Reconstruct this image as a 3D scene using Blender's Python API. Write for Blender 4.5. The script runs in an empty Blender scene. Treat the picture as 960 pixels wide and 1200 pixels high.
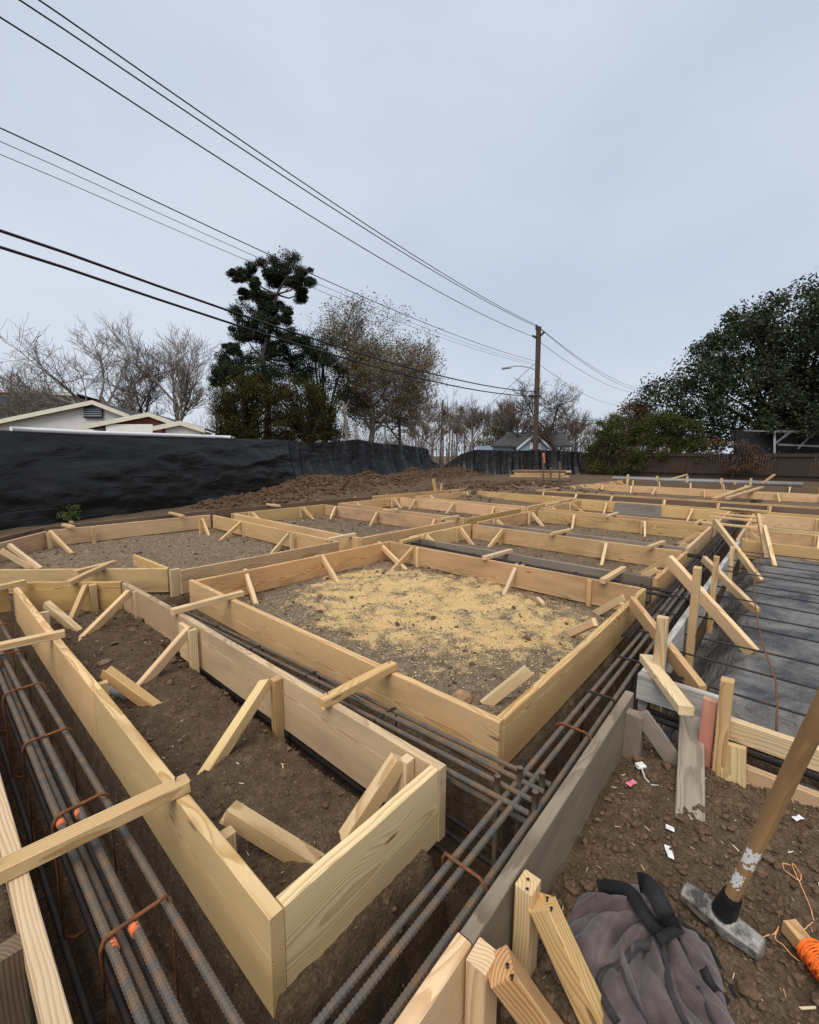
import bpy, bmesh, math, random
import numpy as np
from mathutils import Vector, Matrix

# ------------------------------------------------------------------ camera
F, HOR, CX, CY, ROLL, PHI, CAMH = 506., 534., 480., 600., .008, math.radians(40.9), 1.1
PITCH = math.atan((CY-HOR)/F)
_fh = Vector((math.cos(PHI), math.sin(PHI), 0)); _r0 = Vector((math.sin(PHI), -math.cos(PHI), 0)); _z = Vector((0, 0, 1))
FW = _fh*math.cos(PITCH)-_z*math.sin(PITCH); _u0 = _fh*math.sin(PITCH)+_z*math.cos(PITCH)
RT = _r0*math.cos(ROLL)+_u0*math.sin(ROLL); UP = _u0*math.cos(ROLL)-_r0*math.sin(ROLL)
CAM = Vector((0, 0, CAMH))
scene = bpy.context.scene
C = scene.collection
cd = bpy.data.cameras.new('camera'); cam = bpy.data.objects.new('camera', cd); C.objects.link(cam)
cd.sensor_fit = 'HORIZONTAL'; cd.sensor_width = 36; cd.lens = 36*F/960; cd.clip_end = 5000; cd.clip_start = .02
cam.matrix_world = Matrix(((RT.x, UP.x, -FW.x, CAM.x), (RT.y, UP.y, -FW.y, CAM.y), (RT.z, UP.z, -FW.z, CAM.z), (0, 0, 0, 1)))
scene.camera = cam
scene.render.resolution_x, scene.render.resolution_y = 819, 1024

# ------------------------------------------------------------------ overcast sky, weak wide sun
SUN_EL, SUN_AZ = math.radians(58), math.radians(200)      # azimuth measured from +X, counter-clockwise
w = bpy.data.worlds.new('World'); scene.world = w; w.use_nodes = True
nt = w.node_tree; nt.nodes.clear()
def wn(t, **k):
    n = nt.nodes.new(t)
    for a, b in k.items(): setattr(n, a, b)
    return n
sky = wn('ShaderNodeTexSky', sky_type='NISHITA', sun_disc=False)
sky.sun_elevation = SUN_EL; sky.sun_rotation = math.radians(90)-SUN_AZ; sky.air_density = 1; sky.dust_density = 4
tcw = wn('ShaderNodeTexCoord'); mpw = wn('ShaderNodeMapping'); mpw.inputs['Scale'].default_value = (1, 1, 2.2)
nzw = wn('ShaderNodeTexNoise'); nzw.inputs['Scale'].default_value = 1.3; nzw.inputs['Detail'].default_value = 5; nzw.inputs['Roughness'].default_value = .5
rpw = wn('ShaderNodeValToRGB')
rpw.color_ramp.elements[0].position = .3; rpw.color_ramp.elements[0].color = (3.1, 3.55, 4.2, 1)
rpw.color_ramp.elements[1].position = .72; rpw.color_ramp.elements[1].color = (4.05, 4.35, 4.85, 1)
mxw = wn('ShaderNodeMixRGB'); mxw.inputs[0].default_value = .9
bgw = wn('ShaderNodeBackground'); bgw.inputs['Strength'].default_value = .1
ow = wn('ShaderNodeOutputWorld')
L = nt.links.new
L(tcw.outputs['Generated'], mpw.inputs[0]); L(mpw.outputs[0], nzw.inputs['Vector']); L(nzw.outputs['Fac'], rpw.inputs[0])
L(sky.outputs[0], mxw.inputs[1]); L(rpw.outputs[0], mxw.inputs[2]); L(mxw.outputs[0], bgw.inputs['Color']); L(bgw.outputs[0], ow.inputs[0])
sl = bpy.data.lights.new('sun', 'SUN'); so = bpy.data.objects.new('sun', sl); C.objects.link(so)
sl.energy = 1.5; sl.angle = math.radians(50); sl.color = (1, .94, .85)
sd = Vector((math.cos(SUN_EL)*math.cos(SUN_AZ), math.cos(SUN_EL)*math.sin(SUN_AZ), math.sin(SUN_EL)))
so.rotation_euler = sd.to_track_quat('Z', 'Y').to_euler()
scene.view_settings.view_transform = 'Standard'; scene.view_settings.look = 'None'
scene.view_settings.gamma = 1; scene.view_settings.use_curve_mapping = False; scene.view_settings.exposure = 0.86

random.seed(7); rng = np.random.default_rng(7)
R = math.radians

# ------------------------------------------------------------------ pixel (960x1200) -> place
def ray(x, y): return FW+RT*((x-CX)/F)+UP*((CY-y)/F)
def at(p, z=0.): r = ray(*p); return CAM+r*((z-CAMH)/r.z)
def onX(p, X): r = ray(*p); return CAM+r*(X/r.x)
def onY(p, Y): r = ray(*p); return CAM+r*(Y/r.y)
def far(p, d): r = ray(*p); return CAM+r*(d/math.hypot(r.x, r.y))

# ------------------------------------------------------------------ materials
class NT:
    def __init__(s, name):
        s.m = bpy.data.materials.new(name); s.m.use_nodes = True; s.t = s.m.node_tree
        s.b = s.t.nodes['Principled BSDF']
    def n(s, t, ins=None, **k):
        n = s.t.nodes.new(t)
        for a, b in k.items(): setattr(n, a, b)
        for a, b in (ins or {}).items(): s.put(n, a, b)
        return n
    def put(s, n, a, b):
        if isinstance(b, bpy.types.NodeSocket): s.t.links.new(b, n.inputs[a])
        else: n.inputs[a].default_value = b
    def math(s, op, a, b=0., c=0.): return s.n('ShaderNodeMath', {0: a, 1: b, 2: c}, operation=op).outputs[0]
    def mix(s, f, a, b, mode='MIX'): return s.n('ShaderNodeMixRGB', {0: f, 1: a, 2: b}, blend_type=mode).outputs[0]
    def ramp(s, f, stops):
        n = s.n('ShaderNodeValToRGB', {0: f}); e = n.color_ramp.elements
        while len(e) < len(stops): e.new(.5)
        for k, (p, c) in zip(e, stops): k.position = p; k.color = c if len(c) == 4 else (*c, 1)
        return n.outputs[0]
    def noise(s, vec, scale, detail=4, rough=.55, dist=0.): return s.n('ShaderNodeTexNoise', {'Vector': vec, 'Scale': scale, 'Detail': detail, 'Roughness': rough, 'Distortion': dist}).outputs[0]
    def mapping(s, vec, scale): return s.n('ShaderNodeMapping', {0: vec, 3: scale}).outputs[0]
    def bump(s, h, strength, dist): s.put(s.b, 'Normal', s.n('ShaderNodeBump', {'Height': h, 'Strength': strength, 'Distance': dist}).outputs[0])
def rgb(r, g, b): return (r, g, b, 1)
G = lambda v: (v, v, v, 1)

def wood(name, light, dark, stain, stain_amt, contrast=1., grey=None, rough=.75):
    m = NT(name)
    tc = m.n('ShaderNodeTexCoord').outputs['Object']; oi = m.n('ShaderNodeObjectInfo').outputs['Random']
    off = m.n('ShaderNodeCombineXYZ', {0: m.math('MULTIPLY', oi, 37.), 1: 0., 2: 0.}).outputs[0]
    v = m.n('ShaderNodeVectorMath', {0: tc, 1: off}, operation='ADD').outputs[0]
    sx = m.n('ShaderNodeSeparateXYZ', {0: v})
    w1 = m.noise(m.mapping(v, (1.1, 5, 5)), 1.0, 2, .5); w2 = m.noise(m.mapping(v, (5, 22, 22)), 1.0, 3, .6)
    kv = m.n('ShaderNodeTexVoronoi', {'Vector': m.mapping(v, (2.0, 8.5, 8.5)), 'Scale': 1.}).outputs['Distance']
    knot = m.ramp(kv, [(.0, G(1)), (.055, G(.95)), (.085, G(0))])
    kwide = m.ramp(kv, [(.04, G(1)), (.34, G(0))])
    cy = m.math('ADD', sx.outputs[1], m.math('MULTIPLY_ADD', m.math('FRACT', m.math('MULTIPLY', oi, 7.31)), .12, -.06))
    cz = m.math('ADD', sx.outputs[2], m.math('MULTIPLY_ADD', m.math('FRACT', m.math('MULTIPLY', oi, 13.7)), .24, -.12))
    r = m.math('SQRT', m.math('ADD', m.math('MULTIPLY', cy, cy), m.math('MULTIPLY', cz, cz)))
    r = m.math('ADD', r, m.math('MULTIPLY', w1, .075)); r = m.math('ADD', r, m.math('MULTIPLY', w2, .006)); r = m.math('ADD', r, m.math('MULTIPLY', kwide, .02))
    ring = m.math('FRACT', m.math('MULTIPLY', r, 125.))
    rc = m.ramp(ring, [(0, G(.05)), (.45, G(.25)), (.82, G(1)), (.93, G(.9)), (1, G(.05))])
    fib = m.noise(m.mapping(v, (4, 260, 260)), 1., 2, .6)
    fac = m.math('MULTIPLY', rc, m.math('MULTIPLY_ADD', m.noise(m.mapping(v, (.9, 7, 7)), 1., 2), 1.0*contrast, .38*contrast))
    col = m.mix(fac, light, dark)
    col = m.mix(m.math('MULTIPLY', fib, .28), col, dark)
    val = m.math('MULTIPLY_ADD', m.math('FRACT', m.math('MULTIPLY', oi, 91.7)), .26, .88)
    hs = m.n('ShaderNodeHueSaturation', {'Hue': m.math('MULTIPLY_ADD', m.math('FRACT', m.math('MULTIPLY', oi, 53.1)), .018, .491),
                                         'Saturation': m.math('MULTIPLY_ADD', m.math('FRACT', m.math('MULTIPLY', oi, 29.3)), .2, .84), 'Value': val, 'Fac': 1., 'Color': col}).outputs[0]
    col = m.mix(m.math('MULTIPLY', knot, .8), hs, rgb(.12, .055, .02))
    st = m.ramp(m.noise(m.mapping(v, (1.6, 6, 6)), 1., 5, .62), [(.46, G(0)), (.7, G(1))])
    col = m.mix(m.math('MULTIPLY', st, stain_amt), col, stain)
    sp = m.ramp(m.noise(v, 34., 3, .7), [(.66, G(0)), (.74, G(1))])
    col = m.mix(m.math('MULTIPLY', sp, .45*stain_amt), col, rgb(.07, .05, .035))
    if grey:
        gm = m.ramp(m.noise(m.mapping(v, (1.3, 9, 9)), 1.7, 5, .65), [(.36, G(0)), (.6, G(1))])
        col = m.mix(gm, col, grey)
    m.put(m.b, 'Base Color', col); m.b.inputs['Roughness'].default_value = rough; m.b.inputs['Specular IOR Level'].default_value = .25
    h = m.math('ADD', m.math('MULTIPLY', rc, -.35), m.math('MULTIPLY', fib, .7))
    m.bump(h, .45, .002)
    return m.m
PINE = wood('pine_fresh', rgb(.70, .485, .24), rgb(.42, .225, .075), rgb(.25, .17, .09), .35)
PINE2 = wood('pine_orange', rgb(.66, .435, .2), rgb(.38, .19, .065), rgb(.2, .125, .065), .5)
PINE3 = wood('pine_pale', rgb(.74, .55, .305), rgb(.47, .28, .11), rgb(.28, .2, .11), .3)
PINEPINK = wood('pine_pink', rgb(.57, .385, .21), rgb(.33, .18, .075), rgb(.24, .17, .12), .5)
GREYW = wood('weathered_grey', rgb(.33, .265, .195), rgb(.13, .094, .065), rgb(.08, .062, .047), .6, .75)
BROWNW = wood('weathered_brown', rgb(.22, .145, .085), rgb(.11, .065, .035), rgb(.07, .05, .035), .5, 1.)
WHITEW = wood('cement_stained', rgb(.33, .29, .23), rgb(.2, .16, .11), rgb(.12, .1, .08), .5, .8, grey=rgb(.46, .46, .44))
REDW = wood('red_painted_pine', rgb(.55, .36, .2), rgb(.4, .22, .1), rgb(.5, .13, .1), .95, grey=rgb(.52, .2, .15))
GREYSLAB = wood('grey_plywood', rgb(.24, .21, .175), rgb(.17, .145, .115), rgb(.12, .1, .085), .6, .5)
POLEW = wood('pole_wood', rgb(.125, .08, .055), rgb(.065, .043, .03), rgb(.05, .035, .025), .4)
FENCEW = wood('fence_wood', rgb(.058, .036, .024), rgb(.03, .02, .014), rgb(.03, .025, .02), .6)
HANDLEW = wood('handle_wood', rgb(.36, .19, .075), rgb(.2, .1, .04), rgb(.12, .07, .035), .7, .6, rough=.45)

def simple(name, col, rough=.8, var=.25, scale=8., metal=0., bump=0., bdist=.002, spec=.3, coord='Object'):
    m = NT(name); tc = m.n('ShaderNodeTexCoord').outputs[coord]
    n = m.noise(tc, scale, 5, .6)
    c2 = tuple(c*(1-var) for c in col[:3])+(1,); c1 = tuple(min(1, c*(1+var)) for c in col[:3])+(1,)
    m.put(m.b, 'Base Color', m.ramp(n, [(.3, c2), (.7, c1)])); m.b.inputs['Roughness'].default_value = rough
    m.b.inputs['Metallic'].default_value = metal; m.b.inputs['Specular IOR Level'].default_value = spec
    if bump: m.bump(n, bump, bdist)
    return m.m
def two(name, a, b, scale, lo=.4, hi=.6, rough=.7, metal=0., bump=0., bdist=.002, spec=.3, detail=6):
    m = NT(name); tc = m.n('ShaderNodeTexCoord').outputs['Object']
    n = m.noise(tc, scale, detail, .65)
    m.put(m.b, 'Base Color', m.ramp(n, [(lo, a), (hi, b)])); m.b.inputs['Roughness'].default_value = rough
    m.b.inputs['Metallic'].default_value = metal; m.b.inputs['Specular IOR Level'].default_value = spec
    if bump: m.bump(m.noise(tc, scale*6, 4, .6), bump, bdist)
    return m.m
REBAR = two('rebar_steel', rgb(.10, .095, .085), rgb(.19, .115, .062), 16, .42, .66, .7, .1, .4, .001)
REBARD = two('rebar_dark', rgb(.03, .03, .032), rgb(.075, .042, .026), 14, .45, .7, .6, .3)
RUST = two('rusty_wire', rgb(.23, .085, .03), rgb(.1, .045, .022), 40, .35, .65, .85, .1, .6, .001)
ORANGEP = simple('orange_marker_paint', (.75, .19, .07), .6, .2, 60)
NAILM = simple('nail_steel', (.05, .05, .055), .5, .2, 30, .5)
STEELW = two('worn_steel', rgb(.33, .31, .28), rgb(.07, .062, .055), 22, .42, .6, .5, .35, .5, .001)
RUBBER = simple('black_rubber', (.012, .012, .012), .55, .3, 30, bump=.3)
PAPER = simple('white_paper', (.72, .72, .70), .7, .08, 20)
PINKP = simple('pink_tag', (.72, .2, .28), .6, .1, 40)
PVC = simple('grey_plastic_pipe', (.22, .22, .22), .45, .25, 12)
WHITEP = simple('white_painted_pipe', (.72, .73, .74), .5, .06, 3)
CLEARP = simple('translucent_plastic', (.5, .5, .48), .3, .1, 20)
STRING = simple('orange_string', (.72, .33, .14), .8, .2, 60)
STRINGO = simple('neon_orange_twine', (.85, .16, .02), .75, .2, 200, bump=.6)
WIRE = simple('wire_black', (.012, .012, .014), .5, .1, 2)
GALV = simple('galvanised_metal', (.28, .29, .3), .45, .15, 6, .6)

def dirt_material():
    m = NT('dirt'); g = m.n('ShaderNodeNewGeometry').outputs['Position']
    dry = m.n('ShaderNodeAttribute', attribute_name='dry').outputs['Fac']; saw = m.n('ShaderNodeAttribute', attribute_name='sawdust').outputs['Fac']
    n1 = m.noise(g, 2.6, 7, .68); n2 = m.noise(g, 17., 8, .74); n3 = m.noise(g, 120., 3, .7); n4 = m.noise(g, 330., 2, .6)
    wet = m.ramp(m.math('MULTIPLY_ADD', n2, .55, m.math('MULTIPLY', n3, .45)), [(.33, rgb(.045, .029, .018)), (.52, rgb(.105, .069, .043)), (.69, rgb(.22, .152, .098))])
    dr = m.ramp(m.math('MULTIPLY_ADD', n2, .5, m.math('MULTIPLY', n3, .5)), [(.34, rgb(.075, .052, .033)), (.5, rgb(.2, .147, .098)), (.66, rgb(.42, .33, .22))])
    f = m.math('ADD', m.math('MULTIPLY', m.math('SUBTRACT', n1, .5), .8), dry)
    col = m.mix(m.ramp(f, [(.1, G(0)), (.85, G(1))]), wet, dr)
    grit = m.ramp(n4, [(.68, G(0)), (.75, G(1))]); col = m.mix(m.math('MULTIPLY', grit, .5), col, rgb(.42, .36, .28))
    sc = m.ramp(n3, [(.35, rgb(.52, .33, .13)), (.65, rgb(.86, .63, .3))])
    sf = m.math('MULTIPLY_ADD', m.math('SUBTRACT', m.noise(g, 5.5, 8, .72), .5), 2.6, m.math('ADD', saw, m.math('MULTIPLY', m.math('SUBTRACT', n3, .5), .9)))
    col = m.mix(m.ramp(sf, [(.42, G(0)), (.78, G(.92))]), col, sc)
    m.put(m.b, 'Base Color', col); m.b.inputs['Roughness'].default_value = .95; m.b.inputs['Specular IOR Level'].default_value = .12
    h = m.math('ADD', m.math('MULTIPLY', n2, .7), m.math('MULTIPLY', n3, .35)); m.bump(h, 1., .03)
    return m.m
DIRT = dirt_material()
CLOD = simple('dirt_clods', (.11, .073, .046), .95, .5, 40, bump=.6, bdist=.004, spec=.1)
MUDPILE = simple('turned_earth', (.095, .058, .035), .95, .45, 14, bump=.8, bdist=.02, spec=.1)
STRAW = two('straw_and_chips', rgb(.55, .42, .22), rgb(.68, .6, .45), 3, .4, .6, .8)
SAWD = two('sawdust_flakes', rgb(.8, .54, .22), rgb(.86, .66, .36), 3, .4, .6, .85)

# ------------------------------------------------------------------ mesh helpers
def mesh(name, v, f, mat, smooth=False):
    me = bpy.data.meshes.new(name); me.from_pydata([tuple(p) for p in v], [], [tuple(q) for q in f]); me.update()
    if mat: me.materials.append(mat)
    if smooth: me.polygons.foreach_set('use_smooth', [True]*len(me.polygons))
    return me
def npmesh(name, v, f, mat, smooth=False):
    """v (n,3) array, f (m,k) int array with constant k"""
    v = np.asarray(v, np.float32); f = np.asarray(f, np.int32); k = f.shape[1]
    me = bpy.data.meshes.new(name); me.vertices.add(len(v)); me.vertices.foreach_set('co', v.ravel())
    me.loops.add(f.size); me.loops.foreach_set('vertex_index', f.ravel())
    me.polygons.add(len(f)); me.polygons.foreach_set('loop_start', np.arange(0, f.size, k, dtype=np.int32))
    me.polygons.foreach_set('use_smooth', np.full(len(f), smooth)); me.update(calc_edges=True)
    if mat: me.materials.append(mat)
    return me
def link(name, me, parent=None, M=None):
    o = bpy.data.objects.new(name, me); C.objects.link(o)
    if M is not None: o.matrix_basis = M
    if parent is not None:
        o.parent = parent; o.matrix_parent_inverse = WM[parent.name].inverted()
    WM[o.name] = (M.copy() if M is not None else Matrix())
    return o
WM = {}
def tag(o, label=None, cat=None, group=None, kind=None):
    if label: o['label'] = label
    if cat: o['category'] = cat
    if group: o['group'] = group
    if kind: o['kind'] = kind
    return o
def thing(name, loc, label, cat, group=None):
    o = link(name, None, None, Matrix.Translation(Vector(loc))); o.empty_display_size = .1
    return tag(o, label, cat, group)
def frame(p, q, up=Vector((0, 0, 1))):
    p, q = Vector(p), Vector(q); x = (q-p).normalized(); up = Vector(up)
    if abs(x.dot(up)) > .985: up = Vector((0, 1, 0))
    y = up.cross(x).normalized(); z = x.cross(y); m = (p+q)/2
    return Matrix(((x.x, y.x, z.x, m.x), (x.y, y.y, z.y, m.y), (x.z, y.z, z.z, m.z), (0, 0, 0, 1)))
def stick(name, p, q, wy, hz, mat, parent=None, up=(0, 0, 1), bev=.0025, jit=.0012, chip=0., cuts=0, bow=0.):
    """a sawn length of lumber from p to q; local X along it, wy wide, hz high"""
    Lh = (Vector(q)-Vector(p)).length/2
    bm = bmesh.new(); n = cuts+2; rings = []
    b = min(bev, wy*.2, hz*.2)
    prof = [(-wy/2+b, -hz/2), (wy/2-b, -hz/2), (wy/2, -hz/2+b), (wy/2, hz/2-b), (wy/2-b, hz/2), (-wy/2+b, hz/2), (-wy/2, hz/2-b), (-wy/2, -hz/2+b)]
    for i in range(n):
        t = i/(n-1)*2-1; dy = bow*(1-t*t)
        jy, jz = random.uniform(-jit, jit), random.uniform(-jit, jit)
        e = chip if i in (0, n-1) else 0
        rings.append([bm.verts.new((t*Lh+(random.uniform(-e, e) if e else 0), y+dy+jy, z+jz)) for y, z in prof])
    for a, c in zip(rings, rings[1:]):
        for k in range(8): bm.faces.new((a[k], c[k], c[(k+1) % 8], a[(k+1) % 8]))
    bm.faces.new(rings[0]); bm.faces.new(list(reversed(rings[-1])))
    bmesh.ops.recalc_face_normals(bm, faces=bm.faces)
    me = bpy.data.meshes.new(name); bm.to_mesh(me); bm.free(); me.materials.append(mat)
    return link(name, me, parent, frame(p, q, up))
def tube_arrays(pts, rad, n=8, closed=False):
    pts = np.asarray(pts, float); m = len(pts); rad = np.broadcast_to(np.asarray(rad, float), (m,))
    tg = np.gradient(pts, axis=0) if not closed else np.roll(pts, -1, 0)-np.roll(pts, 1, 0)
    tg /= np.linalg.norm(tg, axis=1)[:, None]+1e-12
    ref = np.array([0, 0, 1.]) if abs(tg[:, 2]).mean() < .8 else np.array([1., 0, 0])
    a = np.cross(tg, ref); a /= np.linalg.norm(a, axis=1)[:, None]+1e-9; bb = np.cross(tg, a)
    th = np.arange(n)*2*math.pi/n
    v = pts[:, None, :]+rad[:, None, None]*(np.cos(th)[None, :, None]*a[:, None, :]+np.sin(th)[None, :, None]*bb[:, None, :])
    i = np.arange(m if closed else m-1)[:, None]; j = np.arange(n)[None, :]
    i2 = (i+1) % m
    f = np.stack([i*n+j, i*n+(j+1) % n, i2*n+(j+1) % n, i2*n+j], -1).reshape(-1, 4)
    return v.reshape(-1, 3), f
def tube(name, pts, rad, mat, parent=None, n=8, closed=False, cap=True, smooth=True):
    pts = np.asarray([tuple(p) for p in pts], float); o = pts.mean(0)
    v, f = tube_arrays(pts-o, rad, n, closed)
    fs = [tuple(x) for x in f]
    if cap and not closed: fs += [tuple(range(n)), tuple(reversed(range(len(v)-n, len(v))))]
    me = mesh(name, v, fs, mat)
    if smooth: me.polygons.foreach_set('use_smooth', [len(p.vertices) == 4 for p in me.polygons])
    return link(name, me, parent, Matrix.Translation(Vector(o)))
def ribbed(name, p, q, r, mat, parent, pitch=.0115, n=8, wob=.003):
    """a deformed reinforcing bar with raised ribs"""
    p, q = np.array(p, float), np.array(q, float); Ln = np.linalg.norm(q-p); k = max(2, int(Ln/pitch))
    t = (np.arange(k)[:, None]+np.array([0, .45, .55, .9])[None, :]).ravel()/k
    rr = np.tile([r*.98, r*.98, r*1.15, r*1.15], k)
    ph = random.random()*6
    pts = p+(q-p)*t[:, None]; pts[:, 2] += wob*np.sin(t*9+ph); pts[:, :2] += (wob*np.sin(t*6+ph*2))[:, None]*np.array([-(q-p)[1], (q-p)[0]])[None, :]/Ln
    return tube(name, pts, rr, mat, parent, n, smooth=False)
def bar(name, p, q, r, mat, parent, n=6, wob=.004, seg=9):
    p, q = np.array(p, float), np.array(q, float); t = np.linspace(0, 1, seg); ph = random.random()*6
    pts = p+(q-p)*t[:, None]; pts[:, 2] += wob*np.sin(t*7+ph)
    return tube(name, pts, r, mat, parent, n)
def stirrup(parent, c, axis, wdt, hgt, r=.005, mat=RUST):
    """a closed rectangular tie round the bars, its two hooks bent inwards"""
    c = Vector(c); s = Vector((0, 1, 0)) if axis == 'x' else Vector((1, 0, 0)); ln = Vector((1, 0, 0)) if axis == 'x' else Vector((0, 1, 0))
    P = []
    for y, z in ((-1, 0), (1, 0), (1, -1), (-1, -1)):
        for d1, d2 in ((.0, .12), (.12, 0)):
            pass
    w2, b = wdt/2, .025
    prof = [(-w2+b, 0), (w2-b, 0), (w2-b*.3, -b*.3), (w2, -b), (w2, -hgt+b), (w2-b, -hgt), (-w2+b, -hgt), (-w2, -hgt+b), (-w2, -b), (-w2+b*.3, -b*.3)]
    pts = [c+s*y+_z*z+ln*random.uniform(-.004, .004) for y, z in prof]
    return tube('stirrup', pts, r, mat, parent, 6, closed=True)

# ------------------------------------------------------------------ ground height
_perm = np.random.default_rng(3).random((256, 256))
def vnoise(x, y):
    xi, yi = np.floor(x).astype(int), np.floor(y).astype(int); fx, fy = x-xi, y-yi
    fx, fy = fx*fx*(3-2*fx), fy*fy*(3-2*fy)
    g = lambda a, b: _perm[a % 256, b % 256]
    return (g(xi, yi)*(1-fx)+g(xi+1, yi)*fx)*(1-fy)+(g(xi, yi+1)*(1-fx)+g(xi+1, yi+1)*fx)*fy
def fbm(x, y, s, o=4):
    v = 0; a = .5; t = 0
    for i in range(o): v = v+a*(vnoise(x*s+i*17.3, y*s+i*9.1)-.5); t += a; a *= .5; s *= 2.1
    return v/t
def sstep(a, b, x): t = np.clip((x-a)/(b-a), 0, 1); return t*t*(3-2*t)
TARPX, TARPY = [-5, 1, 4.4, 8.6, 14, 24], [8.2, 10.6, 11.9, 13.2, 14.8, 18.3]
TRENCH = [(.10, .455, -3, 6.2), (-3, 24, .50, .775), (1.185, 1.49, .5, 4.3), (1.07, 1.4, .6, 3.2), (1.3, 13, 3.86, 4.2), (4.03, 4.38, .5, 3.9), (5.97, 6.19, .5, 3.9), (8.5, 8.78, .5, 3.9),
          (11.25, 11.55, .5, 4), (3.55, 3.87, 4.1, 8.2), (6.1, 6.38, 4.1, 8.2), (8.56, 8.88, 4.1, 8.2), (.9, 12.2, 8.06, 8.36), (2.27, 2.62, -8, .6), (7.35, 7.7, -8, .6), (2.4, 7.6, .06, .6), (13.2, 13.5, -6, 8)]
def ground(x, y):
    x = np.asarray(x, float); y = np.asarray(y, float)
    z = -.24+.035*fbm(x, y, 1.1, 3)+.03*fbm(x, y, 4.3, 3)
    near = (x < 9) & (y < 9) & (x > -4) & (y > -5)
    z = z+np.where(near, .026*fbm(x, y, 17., 3)+.016*fbm(x, y, 46., 2), 0)
    inC = sstep(0, .3, x-1.6)*sstep(0, .3, 3.9-x)*sstep(0, .3, y-.9)*sstep(0, .3, 3.75-y)
    z = z+.015*inC
    inL = sstep(0, .12, x-.5)*sstep(0, .3, 1.1-x)*sstep(0, .2, y-.9)*sstep(0, .4, 4.5-y); z = z+inL*(.03+.05*fbm(x, y, 3.1, 3))
    # earth heaped along the tarp and past the last forms
    ty = np.interp(x, TARPX, TARPY); d = ty-y
    heap = np.exp(-((d-.8)/1.3)**2)*sstep(4, 9, x)*(1-sstep(24, 32, x))
    z = z+heap*(.42+.75*fbm(x, y, .55, 4))
    h2 = np.exp(-((x-15)/3.6)**2-((y-8.0)/2.2)**2); z = z+h2*(.28+.9*fbm(x+40, y, .7, 4))
    e = .05*fbm(x, y, 3.3, 4)+.03*fbm(x, y, 11, 2)
    s = np.zeros_like(z)
    for x0, x1, y0, y1 in TRENCH:
        dd = np.minimum(np.minimum(x-x0, x1-x), np.minimum(y-y0, y1-y))
        s = np.maximum(s, sstep(-.03, .05, dd+e*.7))
    a, b = (x+y)*.70711, (x-y)*.70711
    dd = np.minimum(np.minimum(a-3.84, 4.2-a), np.minimum(b+6, -1.95-b)); s = np.maximum(s, sstep(-.03, .05, dd+e*.7))
    fl = -.62+.05*fbm(x, y, 2.1, 3)+.04*fbm(x, y, 9, 3)
    z = z*(1-s)+fl*s
    pad = sstep(2.55, 2.75, x)*sstep(-.02, .12, .36-y)*(1-sstep(7.1, 7.3, x)); z = z-pad*.06*(1-s)
    return z
def spaced(knots):
    out = [knots[0][0]]
    for (a, st), (b, _) in zip(knots, knots[1:]):
        n = max(1, int(round((b-a)/st))); out += list(np.linspace(a, b, n+1)[1:])
    return np.array(out)
xs = spaced([(-900, 300), (-60, 10), (-10, 1.2), (-1, .03), (0, .016), (2.7, .026), (5, .045), (9, .09), (14, .22), (30, 1.5), (60, 15), (200, 200), (1600, 1)])
ys = spaced([(-900, 300), (-60, 10), (-10, 1), (-2, .08), (-.6, .017), (2.6, .028), (5, .045), (9, .08), (13, .25), (24, 1.5), (60, 15), (200, 200), (1600, 1)])
gx, gy = np.meshgrid(xs, ys, indexing='ij'); gz = ground(gx, gy)
nx, ny = gx.shape; ii = np.arange(nx-1)[:, None]*ny+np.arange(ny-1)[None, :]
gf = np.stack([ii, ii+ny, ii+ny+1, ii+1], -1).reshape(-1, 4)
gme = npmesh('ground', np.stack([gx, gy, gz], -1).reshape(-1, 3), gf, DIRT, True)
dry = np.zeros_like(gz)+.18
for x0, x1, y0, y1, v in ((1.5, 4, .8, 3.85, .85), (.4, 3.6, 4.3, 8.1, .8), (3.8, 6.1, 4.3, 8.1, .6), (4.3, 6, .8, 3.9, .6), (6.2, 8.5, .8, 3.9, .6), (6.3, 12, 4.2, 8.2, .45), (8.8, 24, -6, 7.5, .45)):
    dry = np.maximum(dry, v*sstep(-.15, .3, np.minimum(np.minimum(gx-x0, x1-gx), np.minimum(gy-y0, y1-gy))))
dry = np.maximum(dry, .28*sstep(.7, .9, gx)*sstep(-.1, .1, .4-gy)*(gx < 4))
dry = np.where(gz < -.4, -.15, dry)
q = ((gx-3.0)/1.2)**2+((gy-2.35)/1.65)**2
saw = .68*(1-sstep(.3, 1.25, q)); saw = np.maximum(saw, .55*(1-sstep(.1, 1, ((gx-2.35)/.4)**2+((gy-2.9)/.7)**2))); saw = saw*sstep(-.4, -.3, gz)
for nm, arr in (('dry', dry), ('sawdust', saw)):
    at_ = gme.attributes.new(nm, 'FLOAT', 'POINT'); at_.data.foreach_set('value', arr.astype(np.float32).ravel())
tag(link('ground', gme), 'dark brown trenched dirt of the building plot', kind='structure')
def gz1(x, y): return float(ground(np.array([x]), np.array([y]))[0])

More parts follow.
